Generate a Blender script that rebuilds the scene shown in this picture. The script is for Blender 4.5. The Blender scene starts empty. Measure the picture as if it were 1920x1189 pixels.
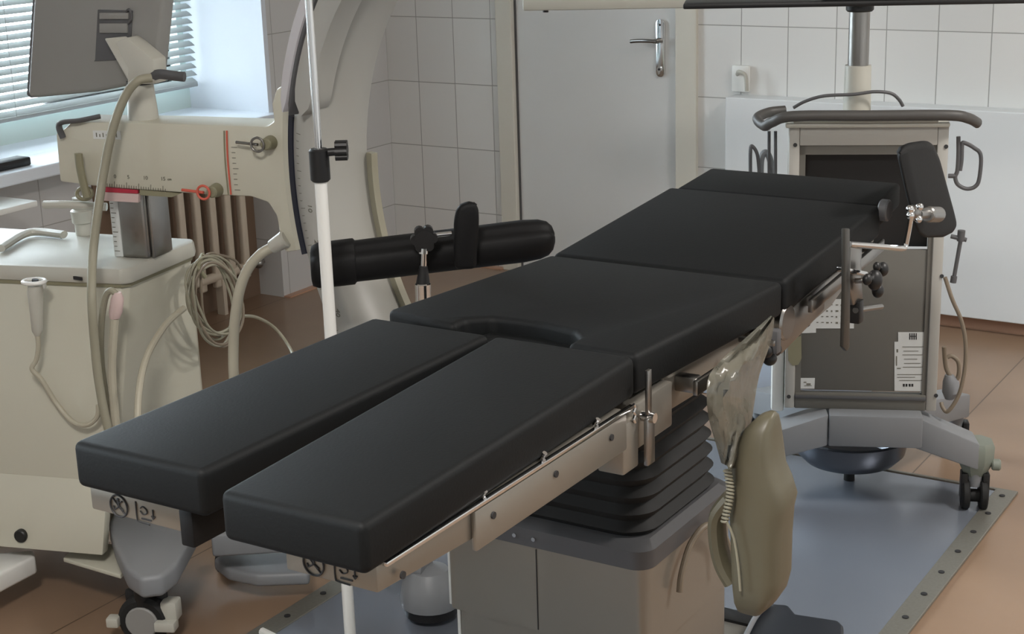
import bpy, bmesh, math, random
from mathutils import Vector, Matrix
random.seed(7)
PI = math.pi
C = bpy.context.scene.collection
SC = bpy.context.scene

# ---------------------------------------------------------------- camera
YAW, PITCH, ROLL, FPX, HC = 0.564220, 0.280302, 0.0317090, 2936.07, 1.75
def cam_axes():
    cy, sy, cp, sp = math.cos(YAW), math.sin(YAW), math.cos(PITCH), math.sin(PITCH)
    f = Vector((-sy*cp, cy*cp, -sp)); r = Vector((cy, sy, 0)); d = f.cross(r)
    c, s = math.cos(ROLL), math.sin(ROLL)
    return c*r + s*d, -s*r + c*d, f
CR, CD, CF = cam_axes()
cam = bpy.data.cameras.new('camera'); cam_o = bpy.data.objects.new('camera', cam); C.objects.link(cam_o)
cam.sensor_width = 36; cam.lens = FPX/1920*36; cam.clip_start = .05; cam.clip_end = 100
m = Matrix((( CR.x, -CD.x, -CF.x, 0), (CR.y, -CD.y, -CF.y, 0), (CR.z, -CD.z, -CF.z, HC), (0, 0, 0, 1)))
cam_o.matrix_world = m
SC.camera = cam_o

# ---------------------------------------------------------------- world, light, exposure
SKY = 9.5
w = bpy.data.worlds.new('daylight'); SC.world = w; w.use_nodes = True
bg = w.node_tree.nodes['Background']; bg.inputs[0].default_value = (.80, .92, 1.0, 1); bg.inputs[1].default_value = SKY
SC.view_settings.view_transform = 'Standard'; SC.view_settings.look = 'None'
SC.view_settings.exposure = 1.1; SC.view_settings.gamma = 1.0; SC.view_settings.use_curve_mapping = False

XW, XO = -4.30, -4.80       # inner and outer face of the window wall
YB = 5.80                   # back wall
XR, YF, ZC = 2.2, -2.6, 3.0  # right wall, front wall, ceiling
SILL = 0.80
W1 = (2.55, 4.97); W_ADDED = (-1.2, 0.4)   # y ranges: the visible window, then an unseen opening added for light
WT = 2.7
def portal(y0, y1, z0, z1):
    l = bpy.data.lights.new('window_daylight', 'AREA'); l.shape = 'RECTANGLE'; l.size = y1-y0; l.size_y = z1-z0
    l.energy = 1; l.cycles.is_portal = True
    o = bpy.data.objects.new('window_daylight', l); C.objects.link(o)
    o.location = (XO+.01, (y0+y1)/2, (z0+z1)/2)
    # -Z axis of the lamp looks into the room (+X)
    o.rotation_euler = (0, -PI/2, 0)
    o.rotation_euler = Matrix(((0, 0, -1), (1, 0, 0), (0, -1, 0))).to_euler()
    return o
portal(*W1, SILL, WT); portal(*W_ADDED, SILL, WT)
def added_fill(x, y, e, first=[]):  # fill lamp added under the ceiling to brighten surfaces facing the camera
    l = bpy.data.lights.new('added_fill_glow', 'AREA'); l.shape = 'RECTANGLE'; l.size = .55; l.size_y = .55; l.energy = e
    l.color = (1, .95, .90)
    o = bpy.data.objects.new('added_fill_glow', l); C.objects.link(o); o.location = (x, y, ZC-.07)
FILL_PANELS = [(-.8, .3), (.6, 3.6)]
for a in FILL_PANELS: added_fill(*a, 34)

# ---------------------------------------------------------------- where a pixel of the 1920x1189 frame meets a real plane
def ray(px, py): return CR*((px-960)/FPX) + CD*((py-594.5)/FPX) + CF
O = Vector((0, 0, HC))
def Pz(px, py, z): v = ray(px, py); return O + v*((z-HC)/v.z)
def Px(px, py, x): v = ray(px, py); return O + v*(x/v.x)
def Py(px, py, y): v = ray(px, py); return O + v*(y/v.y)
def Pv(px, py, p0, deg):      # vertical plane through p0, its horizontal direction at deg from +X
    a = math.radians(deg); n = Vector((-math.sin(a), math.cos(a), 0)); v = ray(px, py)
    return O + v*((n.dot(Vector((p0[0], p0[1], 0)))) / n.dot(v))

# ---------------------------------------------------------------- materials
def lin(c):
    return tuple(((v/255)/12.92 if v/255 <= .04045 else ((v/255+.055)/1.055)**2.4) for v in c)
MATS = {}
def mat(name, rgb, rough=.5, metal=0, spec=.5, var=.05, vscale=6, bump=0, bscale=60, trans=0, coat=0, aniso=None):
    if name in MATS: return MATS[name]
    M = bpy.data.materials.new(name); M.use_nodes = True; nt = M.node_tree; N = nt.nodes; L = nt.links
    b = N['Principled BSDF']; c = lin(rgb)
    b.inputs['Roughness'].default_value = rough; b.inputs['Metallic'].default_value = metal
    b.inputs['Specular IOR Level'].default_value = spec; b.inputs['Coat Weight'].default_value = coat
    tc = N.new('ShaderNodeTexCoord'); nz = N.new('ShaderNodeTexNoise'); nz.inputs['Scale'].default_value = vscale; nz.inputs['Detail'].default_value = 5
    L.new(tc.outputs['Object'], nz.inputs['Vector'])
    mx = N.new('ShaderNodeMix'); mx.data_type = 'RGBA'
    mx.inputs[6].default_value = (*[v*(1-var) for v in c], 1); mx.inputs[7].default_value = (*[min(1, v*(1+var)) for v in c], 1)
    L.new(nz.outputs['Fac'], mx.inputs[0]); L.new(mx.outputs[2], b.inputs['Base Color'])
    if bump:
        n2 = N.new('ShaderNodeTexNoise'); n2.inputs['Scale'].default_value = bscale; n2.inputs['Detail'].default_value = 4
        L.new(tc.outputs['Object'], n2.inputs['Vector'])
        bp = N.new('ShaderNodeBump'); bp.inputs['Strength'].default_value = bump; bp.inputs['Distance'].default_value = .002
        L.new(n2.outputs['Fac'], bp.inputs['Height']); L.new(bp.outputs[0], b.inputs['Normal'])
    if trans: b.inputs['Transmission Weight'].default_value = trans
    MATS[name] = M; return M
def mat_tiles(name, axis, rgb, w_, h_, x0, z0, grout=(165, 164, 160), rough=.22):
    M = bpy.data.materials.new(name); M.use_nodes = True; nt = M.node_tree; N = nt.nodes; L = nt.links
    b = N['Principled BSDF']; b.inputs['Roughness'].default_value = rough
    g = N.new('ShaderNodeNewGeometry'); s = N.new('ShaderNodeSeparateXYZ'); L.new(g.outputs['Position'], s.inputs[0])
    cb = N.new('ShaderNodeCombineXYZ')
    def sub(o, v, sock):
        q = N.new('ShaderNodeMath'); q.operation = 'SUBTRACT'; q.inputs[1].default_value = v; L.new(o, q.inputs[0]); L.new(q.outputs[0], sock)
    sub(s.outputs[axis], x0, cb.inputs[0]); sub(s.outputs[2], z0, cb.inputs[1])
    br = N.new('ShaderNodeTexBrick'); br.offset = 0; br.squash = 1
    br.inputs['Scale'].default_value = 1; br.inputs['Brick Width'].default_value = w_; br.inputs['Row Height'].default_value = h_
    br.inputs['Mortar Size'].default_value = .0022; br.inputs['Mortar Smooth'].default_value = .3; br.inputs['Bias'].default_value = 0
    c = lin(rgb); br.inputs['Color1'].default_value = (*c, 1); br.inputs['Color2'].default_value = (*[v*.94 for v in c], 1)
    br.inputs['Mortar'].default_value = (*lin(grout), 1)
    L.new(cb.outputs[0], br.inputs['Vector']); L.new(br.outputs['Color'], b.inputs['Base Color'])
    bp = N.new('ShaderNodeBump'); bp.invert = True; bp.inputs['Strength'].default_value = .5; bp.inputs['Distance'].default_value = .002
    nz = N.new('ShaderNodeTexNoise'); nz.inputs['Scale'].default_value = 5; L.new(g.outputs['Position'], nz.inputs['Vector'])
    ad = N.new('ShaderNodeMath'); ad.operation = 'MULTIPLY_ADD'; ad.inputs[1].default_value = .35; L.new(nz.outputs['Fac'], ad.inputs[0]); L.new(br.outputs['Fac'], ad.inputs[2])
    L.new(ad.outputs[0], bp.inputs['Height']); L.new(bp.outputs[0], b.inputs['Normal'])
    return M
def mat_floor():
    M = bpy.data.materials.new('tan linoleum'); M.use_nodes = True; nt = M.node_tree; N = nt.nodes; L = nt.links
    b = N['Principled BSDF']; b.inputs['Roughness'].default_value = .30
    g = N.new('ShaderNodeNewGeometry'); s = N.new('ShaderNodeSeparateXYZ'); L.new(g.outputs['Position'], s.inputs[0])
    nz = N.new('ShaderNodeTexNoise'); nz.inputs['Scale'].default_value = 2.2; nz.inputs['Detail'].default_value = 8; L.new(g.outputs['Position'], nz.inputs['Vector'])
    cr = N.new('ShaderNodeValToRGB'); e = cr.color_ramp.elements
    e[0].position = .3; e[0].color = (*lin((134, 110, 90)), 1); e[1].position = .7; e[1].color = (*lin((152, 126, 104)), 1)
    L.new(nz.outputs['Fac'], cr.inputs[0])
    def math_(op, a, v):
        q = N.new('ShaderNodeMath'); q.operation = op; L.new(a, q.inputs[0]); q.inputs[1].default_value = v; return q.outputs[0]
    a = math_('ADD', s.outputs[0], 1.31+1.49*20); a = math_('DIVIDE', a, 1.49); a = math_('FRACT', a, 0)
    a = math_('SUBTRACT', a, .5); a = math_('ABSOLUTE', a, 0); a = math_('GREATER_THAN', a, .4985)
    mx = N.new('ShaderNodeMix'); mx.data_type = 'RGBA'; mx.inputs[7].default_value = (*lin((96, 78, 62)), 1)
    L.new(a, mx.inputs[0]); L.new(cr.outputs[0], mx.inputs[6]); L.new(mx.outputs[2], b.inputs['Base Color'])
    return M
CREAM = mat('cream enamel', (198, 195, 179), .42, var=.03)
CREAM2 = mat('cream plastic', (186, 184, 174), .38, var=.03)
OLIVE = mat('olive grey plastic', (136, 132, 108), .45)
GREYM = mat('grey moulding', (140, 139, 136), .5)
SILVER = mat('silver grey paint', (130, 132, 135), .45, var=.04)
DGREY = mat('dark grey plastic', (84, 84, 86), .5)
BLACK = mat('black plastic', (22, 22, 23), .45)
RUBBER = mat('black rubber', (20, 20, 20), .7)
PAD = mat('charcoal vinyl upholstery', (17, 19, 20), .62, spec=.22, var=.10, vscale=3, bump=.15, bscale=220)
PADS = mat('matt black foam vinyl', (16, 16, 17), .6, spec=.25, var=.08, bump=.1, bscale=150)
STEEL = mat('brushed steel', (150, 145, 136), .36, metal=.6, var=.06, bump=.06, bscale=30)
CHROME = mat('chrome', (225, 225, 225), .12, metal=1, var=.01)
DCHROME = mat('dull chrome', (150, 148, 145), .28, metal=1, var=.03)
WHITEP = mat('white paint', (232, 232, 228), .4, var=.02)
WHITEM = mat('white label', (214, 216, 214), .5, var=.04, vscale=30)
INK = mat('dark ink', (40, 40, 42), .6)
INKG = mat('grey ink', (112, 110, 98), .6)
RED = mat('red marking', (176, 44, 66), .5)
CORAL = mat('coral red paint', (205, 96, 78), .5)
PINK = mat('pale pink label', (206, 182, 178), .5)
NAVY = mat('navy rubber strip', (26, 30, 46), .5)
CABLE = mat('grey beige cable', (150, 146, 128), .5, var=.06)
CABLE2 = mat('cream cable', (180, 174, 156), .45, var=.04)
CABLE3 = mat('brown grey cable', (128, 116, 100), .5)
BLUEM = mat('blue grey steel plate', (128, 134, 144), .22, metal=.3, spec=.6, var=.05)
ALU = mat('aluminium strip', (136, 134, 126), .45, metal=.55, var=.15, vscale=120)
PANELG = mat('grey rear panel', (104, 102, 96), .5, var=.04)
CABF = mat('cabinet frame paint', (176, 174, 168), .45, var=.03)
WALLW = mat('white wall paint', (220, 223, 224), .5, var=.02)
CEIL = mat('ceiling paint', (222, 220, 214), .8, var=.02)
DOORP = mat('grey white door laminate', (214, 214, 212), .42, var=.02)
JAMB = mat('cream door frame', (212, 208, 196), .4, var=.02)
REVEAL = mat('white reveal plaster', (218, 224, 232), .5, var=.02)
RAD = mat('radiator enamel', (206, 192, 174), .45, var=.04)
BROWN = mat('brown niche panel', (120, 98, 80), .7)
SLAT = mat('white blind slat', (158, 163, 162), .45, var=.02)
FRAMEP = mat('pale green window frame', (206, 222, 218), .4, var=.02)
COVE = mat('pinkish linoleum coving', (186, 146, 122), .45, var=.05)
BAGP = mat('beige plastic sack', (100, 95, 78), .4, var=.10, vscale=9, bump=.3, bscale=14)
BEIGEM = mat('beige moulding', (166, 158, 128), .45, var=.05)
FLOORM = mat_floor()
TILE_B = mat_tiles('white wall tiles back', 0, (224, 223, 220), .197, .29, -1.765, 1.115-.29*4)
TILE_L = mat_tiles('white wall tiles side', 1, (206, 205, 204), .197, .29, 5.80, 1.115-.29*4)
def mat_sheet():
    M = bpy.data.materials.new('clear plastic sheet'); M.use_nodes = True; nt = M.node_tree; N = nt.nodes; L = nt.links
    b = N['Principled BSDF']; b.inputs['Base Color'].default_value = (*lin((122, 119, 107)), 1); b.inputs['Roughness'].default_value = .22
    tr = N.new('ShaderNodeBsdfTransparent'); mx = N.new('ShaderNodeMixShader'); mx.inputs[0].default_value = .74
    tc = N.new('ShaderNodeTexCoord'); nz = N.new('ShaderNodeTexNoise'); nz.inputs['Scale'].default_value = 16; nz.inputs['Detail'].default_value = 3
    L.new(tc.outputs['Object'], nz.inputs['Vector'])
    bp = N.new('ShaderNodeBump'); bp.inputs['Strength'].default_value = .6; bp.inputs['Distance'].default_value = .01
    L.new(nz.outputs['Fac'], bp.inputs['Height']); L.new(bp.outputs[0], b.inputs['Normal'])
    out = N['Material Output']; L.new(tr.outputs[0], mx.inputs[1]); L.new(b.outputs[0], mx.inputs[2]); L.new(mx.outputs[0], out.inputs[0])
    return M
SHEET = mat_sheet()
def mat_glass():
    M = bpy.data.materials.new('window glass'); M.use_nodes = True; nt = M.node_tree; N = nt.nodes; L = nt.links
    tr = N.new('ShaderNodeBsdfTransparent'); gl = N.new('ShaderNodeBsdfGlossy'); gl.inputs['Roughness'].default_value = .02
    fr = N.new('ShaderNodeFresnel'); fr.inputs[0].default_value = 1.5; mx = N.new('ShaderNodeMixShader')
    L.new(fr.outputs[0], mx.inputs[0]); L.new(tr.outputs[0], mx.inputs[1]); L.new(gl.outputs[0], mx.inputs[2])
    L.new(mx.outputs[0], N['Material Output'].inputs[0]); return M
GLASS = mat_glass()
def mat_glow(name, rgb, s):
    M = bpy.data.materials.new(name); M.use_nodes = True; N = M.node_tree.nodes; b = N['Principled BSDF']
    b.inputs['Base Color'].default_value = (*lin(rgb), 1); b.inputs['Emission Color'].default_value = (*lin(rgb), 1); b.inputs['Emission Strength'].default_value = s
    return M

ARCP = mat('pale grey arc enamel', (170, 169, 163), .40, var=.03)
RAILG = mat('warm grey bumper', (76, 74, 72), .5, var=.03)

# ---------------------------------------------------------------- mesh builder
def catmull(pts, n=8, closed=False):
    P = [Vector(p) for p in pts]; out = []; k = len(P)
    rng = range(k if closed else k-1)
    for i in rng:
        if closed: a, b, c, d = P[(i-1) % k], P[i], P[(i+1) % k], P[(i+2) % k]
        else: a, b, c, d = P[max(i-1, 0)], P[i], P[i+1], P[min(i+2, k-1)]
        for j in range(n):
            t = j/n
            out.append(.5*((2*b) + (c-a)*t + (2*a-5*b+4*c-d)*t*t + (3*b-a-3*c+d)*t**3))
    if not closed: out.append(P[-1])
    return out
class MB:
    def __init__(s, M=None): s.bm = bmesh.new(); s.M = M or Matrix.Identity(4)
    def _add(s, b, M=None):
        M = s.M @ M if M is not None else s.M
        bmesh.ops.transform(b, matrix=M, verts=b.verts)
        me = bpy.data.meshes.new('t'); b.to_mesh(me); b.free(); s.bm.from_mesh(me); bpy.data.meshes.remove(me)
        return s
    def box(s, x0, x1, y0, y1, z0, z1, bev=0, seg=2, M=None):
        b = bmesh.new(); bmesh.ops.create_cube(b, size=1)
        for v in b.verts: v.co = Vector((x0 + (v.co.x+.5)*(x1-x0), y0 + (v.co.y+.5)*(y1-y0), z0 + (v.co.z+.5)*(z1-z0)))
        if bev: bmesh.ops.bevel(b, geom=list(b.edges), offset=bev, segments=seg, profile=.5, affect='EDGES')
        return s._add(b, M)
    def hull8(s, lo, hi, bev=0, seg=2):      # prism between two matching rings of corners
        b = bmesh.new(); n = len(lo)
        A = [b.verts.new(Vector(p)) for p in lo]; B = [b.verts.new(Vector(p)) for p in hi]
        b.faces.new(A[::-1]); b.faces.new(B)
        for i in range(n): b.faces.new((A[i], A[(i+1) % n], B[(i+1) % n], B[i]))
        bmesh.ops.recalc_face_normals(b, faces=b.faces)
        if bev: bmesh.ops.bevel(b, geom=list(b.edges), offset=bev, segments=seg, profile=.5, affect='EDGES')
        return s._add(b)
    def prism(s, pts, d, bev=0, seg=2):      # a 3-D outline pushed along the vector d
        d = Vector(d); pts = [Vector(p) for p in pts]
        return s.hull8(pts, [p+d for p in pts], bev, seg)
    def ring(s, c, n, r, seg, rx=None, up=None, ph=0):
        n = n.normalized(); u = (up or Vector((0, 0, 1))); u = u - n*u.dot(n)
        if u.length < 1e-4: u = Vector((1, 0, 0)) - n*n.x
        u.normalize(); v = n.cross(u); ry = r; rx = rx or r
        return [c + v*(rx*math.cos(2*PI*i/seg+ph)) + u*(ry*math.sin(2*PI*i/seg+ph)) for i in range(seg)]
    def loft(s, rings, caps=True, closed=False, bev=0):
        b = bmesh.new(); R = [[b.verts.new(p) for p in r] for r in rings]; k = len(R[0])
        for i in range(len(R) if closed else len(R)-1):
            A, B = R[i], R[(i+1) % len(R)]
            for j in range(k): b.faces.new((A[j], A[(j+1) % k], B[(j+1) % k], B[j]))
        if caps and not closed: b.faces.new(R[0][::-1]); b.faces.new(R[-1])
        bmesh.ops.recalc_face_normals(b, faces=b.faces)
        return s._add(b)
    def cyl(s, p, q, r, r2=None, seg=20, bev=0):
        p, q = Vector(p), Vector(q); n = (q-p); r2 = r if r2 is None else r2
        if bev and n.length > 2*bev:
            m_ = n.normalized()*bev
            rs = [(p, r-bev), (p+m_, r), (q-m_, r2), (q, r2-bev)]
        else: rs = [(p, r), (q, r2)]
        return s.loft([s.ring(c, n, rr, seg) for c, rr in rs])
    def tube(s, pts, r, seg=10, n=8, closed=False, rx=None, smooth=True, radii=None):
        P = catmull(pts, n, closed) if smooth else [Vector(p) for p in pts]
        T = []
        for i in range(len(P)):
            a = P[i-1] if (i or closed) else P[0]; c = P[(i+1) % len(P)] if (i < len(P)-1 or closed) else P[-1]
            T.append((c-a).normalized())
        u = Vector((0, 0, 1)) if abs(T[0].z) < .9 else Vector((1, 0, 0)); rings = []
        for i, (c, t) in enumerate(zip(P, T)):
            u = (u - t*u.dot(t)).normalized(); v = t.cross(u)
            rr = r if radii is None else radii[0] + (radii[1]-radii[0])*i/(len(P)-1)
            rings.append([c + v*((rx or rr)*math.cos(2*PI*k/seg)) + u*(rr*math.sin(2*PI*k/seg)) for k in range(seg)])
        return s.loft(rings, closed=closed)
    def lathe(s, c, prof, seg=32, n=(0, 0, 1)):
        n = Vector(n).normalized(); c = Vector(c)
        return s.loft([s.ring(c + n*h, n, max(r, 1e-4), seg) for r, h in prof])
    def ball(s, c, r, sx=1, sy=1, sz=1, seg=16):
        b = bmesh.new(); bmesh.ops.create_uvsphere(b, u_segments=seg, v_segments=seg//2, radius=r)
        return s._add(b, Matrix.Translation(Vector(c)) @ Matrix.Diagonal((sx, sy, sz, 1)))
WORLD = {}
def origin(o): return WORLD.get(o.name, Vector((0, 0, 0)))
def obj(name, mb, material, parent=None, smooth=35, base=None, stuff=False, label=None):
    """links the collected mesh as ONE object; children share their thing's origin"""
    me = bpy.data.meshes.new(name); bm = mb.bm
    if parent is not None: org = origin(parent)
    elif base is not None: org = Vector(base)
    else:
        xs = [v.co for v in bm.verts]; org = Vector(((min(v.x for v in xs)+max(v.x for v in xs))/2, (min(v.y for v in xs)+max(v.y for v in xs))/2, min(v.z for v in xs)))
    bmesh.ops.translate(bm, vec=-org, verts=bm.verts)
    bm.to_mesh(me); bm.free(); me.materials.append(material)
    if smooth:
        for p in me.polygons: p.use_smooth = True
        me.set_sharp_from_angle(angle=math.radians(smooth))
    o = bpy.data.objects.new(name, me); C.objects.link(o)
    if parent is not None: o.parent = parent
    else: o.location = org
    WORLD[o.name] = org
    if stuff: o['kind'] = 'stuff'
    if label: o['label'] = label
    return o
def tag(o, label, cat, group=None):
    o['label'] = label; o['category'] = cat
    if group: o['group'] = group
    return o
def thing(name, label, cat, loc, group=None):
    o = bpy.data.objects.new(name, None); C.objects.link(o); o.location = loc; o.empty_display_size = .05
    WORLD[o.name] = Vector(loc); return tag(o, label, cat, group)
def struct(name, mb, material, parent=None, smooth=None):
    o = obj(name, mb, material, parent, smooth, base=(0, 0, 0) if parent is None else None)
    if parent is None: o['kind'] = 'structure'
    return o
def text(name, s, size, M, material, parent, depth=.0004):
    cu = bpy.data.curves.new('t', 'FONT'); cu.body = s; cu.size = size; cu.extrude = depth; cu.align_x = 'CENTER'; cu.align_y = 'CENTER'
    t = bpy.data.objects.new('t', cu); C.objects.link(t); bpy.context.view_layer.update()
    dg = bpy.context.evaluated_depsgraph_get(); me = bpy.data.meshes.new_from_object(t.evaluated_get(dg))
    bpy.data.objects.remove(t)
    mb = MB(M); b = bmesh.new(); b.from_mesh(me); mb._add(b); bpy.data.meshes.remove(me)
    return mb
def frame(o, x, z):   # matrix whose local x, y(up) lie on a vertical surface, z out of it
    x = Vector(x).normalized(); y = Vector(z).normalized(); n = x.cross(y)
    return Matrix(((x.x, y.x, n.x, o[0]), (x.y, y.y, n.y, o[1]), (x.z, y.z, n.z, o[2]), (0, 0, 0, 1)))

# ================================================================ THE ROOM
struct('floor', MB().box(XO-.2, XR+.2, YF-.2, YB+.3, -.12, 0), FLOORM)
struct('ceiling', MB().box(XO-.2, XR+.2, YF-.2, YB+.3, ZC, ZC+.15), CEIL)
struct('wall_right', MB().box(XR, XR+.15, YF-.2, YB+.3, 0, ZC), WALLW)
struct('wall_front', MB().box(XO-.2, XR+.15, YF-.2, YF, 0, ZC), WALLW)
# back wall, with the door opening cut out of it
D0, D1, DH = -3.615, -2.795, 2.08       # outer edges of the door casing
DX0 = Py(967, 200, YB).x; DX1 = Py(1270, 200, YB).x
CX0 = Py(938, 200, YB).x; CX1 = Py(1309, 200, YB).x
struct('wall_back', MB().box(XO-.2, CX0+.02, YB, YB+.2, 0, ZC).box(CX1-.02, XR+.15, YB, YB+.2, 0, ZC).box(CX0+.02, CX1-.02, YB, YB+.2, DH, ZC), TILE_B)
# window wall
wl = MB()
wl.box(XO, XW, W1[1], YB+.2, 0, ZC)                       # corner pier beside the window
wl.box(XO, XW, W_ADDED[1], W1[0], 0, ZC)
struct('trim_6', MB().box(XW-.1401, XW-.132, 4.08, W1[1], .0, SILL-.046), BROWN)  # thin brown panel behind the radiator fins only
wl.box(XO, XW, YF-.2, W_ADDED[0], 0, ZC)
for a, b in (W1, W_ADDED): wl.box(XO, XW-.14, a, b, 0, SILL-.04).box(XO, XW, a, b, WT, ZC)
struct('wall_left', wl, TILE_L)
# plastered reveals of the visible window
struct('trim_1', MB().box(XO+.02, XW+.012, W1[1]-.025, W1[1]+.001, SILL, WT).box(XO+.02, XW+.012, W1[0]-.001, W1[0]+.025, SILL, WT), REVEAL)
struct('trim_2', MB().box(XW-.16, XW+.06, 2.0, W1[1], SILL-.045, SILL, .006).box(XO+.08, XW-.15, W1[0], W1[1], SILL-.045, SILL), REVEAL)
struct('trim_3', MB().box(XO+.08, XW+.05, W_ADDED[0], W_ADDED[1], SILL-.045, SILL, .006), REVEAL)
for n, (a, b) in enumerate((W1, W_ADDED)):
    f = MB()
    for y in (a, (a+b)/2-.03, b-.06): f.box(XO, XO+.07, y, y+.06, SILL, WT)
    f.box(XO, XO+.07, a, b, WT-.07, WT)
    f.box(XO, XO+.08, a, b, SILL, SILL+.09)
    wdw = struct('window_%d' % (n+1), f, FRAMEP)  # the second frames the added, unseen light opening
    obj('pane', MB().box(XO+.03, XO+.034, a+.05, b-.05, SILL+.08, WT-.06), GLASS, wdw, None)
# horizontal blinds hung in front of the glass
bl = thing('window_blind', 'white horizontal slatted blind lowered over the left window behind the monitor', 'blind', (XO+.13, 4.9, SILL+.1))
s = MB(); z = SILL+.12
while z < WT-.08:
    for a, b in ((W1[0]+.04, 3.72), (3.76, W1[1]-.04)):
        y = a
        q = [Vector((XO+.13-.015, a, z+.009)), Vector((XO+.13+.014, a, z-.009)), Vector((XO+.13+.014, a, z-.0075)), Vector((XO+.13, a, z+.003)), Vector((XO+.13-.015, a, z+.0105))]
        s.prism(q, (0, b-a, 0))
    z += .031
obj('slats', s, SLAT, bl)
obj('bottom_rail', MB().box(XO+.115, XO+.145, W1[0]+.04, 3.72, SILL+.095, SILL+.11, .003).box(XO+.115, XO+.145, 3.76, W1[1]-.04, SILL+.095, SILL+.11, .003), SLAT, bl)
obj('head_rail', MB().box(XO+.11, XO+.16, W1[0]+.04, W1[1]-.04, WT-.09, WT-.05, .003), SLAT, bl)
cd = MB()
for y in (2.9, 3.5, 3.95, 4.6): cd.cyl((XO+.146, y, SILL+.11), (XO+.146, y, WT-.08), .0012, seg=6)
obj('cord', cd, SLAT, bl)
# skirting of the back and window walls
struct('baseboard_back', MB().box(CX1, XR, YB-.035, YB, 0, .006).box(XW, CX0, YB-.035, YB, 0, .006).hull8([(CX1, YB-.035, .006), (XR, YB-.035, .006), (XR, YB, .006), (CX1, YB, .006)], [(CX1, YB-.008, .06), (XR, YB-.008, .06), (XR, YB, .06), (CX1, YB, .06)]), COVE)
struct('baseboard_left', MB().box(XW, XW+.035, W1[1], YB-.036, 0, .006), COVE)
# smooth white dado panel, proud of the tiles, right of the door
PX = Py(1360, 180, YB-.10).x
struct('trim_4', MB().box(PX, XR, YB-.10, YB-.0005, .061, .845, .004), WALLW)
# door
d = MB()
dr = struct('door_1', MB().box(DX0+.002, DX1-.002, YB+.012, YB+.052, .008, DH-.03, .002), DOORP)
obj('gap_strip', MB().box(DX0+.001, DX0+.009, YB+.006, YB+.0125, .01, DH-.03), DGREY, dr, None)  # dark strip stands in for the shade of the door gap
obj('gap_strip', MB().box(DX1-.009, DX1-.001, YB+.006, YB+.0125, .01, DH-.03), DGREY, dr, None)  # same painted gap shade at the other leaf edge
jm = MB().box(CX0, DX0, YB-.02, YB+.12, 0, DH+.04, .003).box(DX1, CX1, YB-.02, YB+.12, 0, DH+.04, .003).box(CX0, CX1, YB-.02, YB+.12, DH, DH+.08, .003)
struct('trim_5', jm, JAMB)
lp = Py(1240, 90, YB+.012)
pl = MB(); hw = .020; hh = .118; zc = lp.z
out = [(hw*math.cos(a), hh-hw+hw*math.sin(a)) for a in [i*PI/10 for i in range(11)]] + [(hw*math.cos(a), -hh+hw+hw*math.sin(a)) for a in [PI+i*PI/10 for i in range(11)]]
pl.prism([(lp.x+x, YB+.012, zc+y) for x, y in out], (0, -.012, 0), .002)
pl.cyl((lp.x, YB-.0, zc-.085), (lp.x, YB-.010, zc-.085), .011)
dp = obj('handle_plate', pl, CHROME, dr)
hz = Py(1240, 78, YB-.04).z
obj('lever', MB().cyl((lp.x, YB, hz), (lp.x, YB-.05, hz), .010).tube([(lp.x+.008, YB-.05, hz), (lp.x-.03, YB-.052, hz+.002), (lp.x-.08, YB-.045, hz), (lp.x-.115, YB-.04, hz-.004)], .008, rx=.006), DCHROME, dp)
obj('keyhole', MB().cyl((lp.x, YB-.009, zc-.085), (lp.x, YB-.012, zc-.085), .005).cyl((lp.x, YB, zc+.095), (lp.x, YB-.003, zc+.095), .004), INK, dp)
# small white outlet fitting right of the door
q = Py(1395, 148, YB)
hk = thing('wall_outlet', 'small white outlet fitting with a curved spout on tiles right of the door', 'outlet', (q.x, YB, q.z-.05))
obj('plate', MB().box(q.x-.045, q.x+.03, YB-.022, YB-.0002, q.z-.05, q.z+.055, .006), WHITEP, hk)
obj('spout', MB().tube([(q.x-.02, YB-.02, q.z+.02), (q.x+.0, YB-.05, q.z+.035), (q.x+.03, YB-.055, q.z+.02), (q.x+.034, YB-.05, q.z-.04)], .008), CREAM2, hk)

# radiator under the sill
rx = XW-.06
ra = Px(330, 420, rx+.04).y; rad = thing('radiator', 'cream cast iron radiator under the window sill behind the machine', 'radiator', (rx, 4.4, .08))
s = MB(); k = 0; y = W1[1]-.16
while y > 4.12:
    s.box(rx-.015, rx+.015, y-.018, y+.018, .12, .62, .008, 3)
    y -= .0895; k += 1
obj('fins', s, RAD, rad)
obj('header_pipe', MB().cyl((rx, 4.12, .165), (rx, W1[1]-.16, .165), .02), RAD, rad)
obj('header_pipe', MB().cyl((rx, 4.12, .575), (rx, W1[1]-.16, .575), .02), RAD, rad)
obj('valve', MB().cyl((rx, W1[1]-.16, .165), (rx, W1[1]-.05, .165), .012).ball((rx+.01, W1[1]-.09, .165), .022), DCHROME, rad)
for yy in (4.25, 4.65):
    obj('bracket', MB().box(rx-.02, rx+.02, yy-.01, yy+.01, .0, .15), RAD, rad)
# items on the sill
q = Px(10, 300, XW-.02)
tag(obj('remote_control', MB().box(XW-.06, XW+.01, q.y-.20, Px(47, 295, XW-.02).y, SILL, SILL+.03, .006), BLACK), 'black oblong box lying on the white window sill at far left', 'box')
q = Px(70, 376, XW+.20)
lg = thing('folding_shelf', 'narrow white edged shelf bracket below the sill at far left', 'shelf', (XW+.1, q.y-.2, q.z))
obj('board', MB().box(XW-.139, XW+.20, q.y-.5, q.y, q.z-.02, q.z, .003), WHITEP, lg)
obj('bracket', MB().prism([(XW-.139, q.y-.2, q.z-.3), (XW-.139, q.y-.2, q.z-.02), (XW+.16, q.y-.2, q.z-.02), (XW+.14, q.y-.2, q.z-.05)], (0, .03, 0)), WHITEP, lg)

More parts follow.
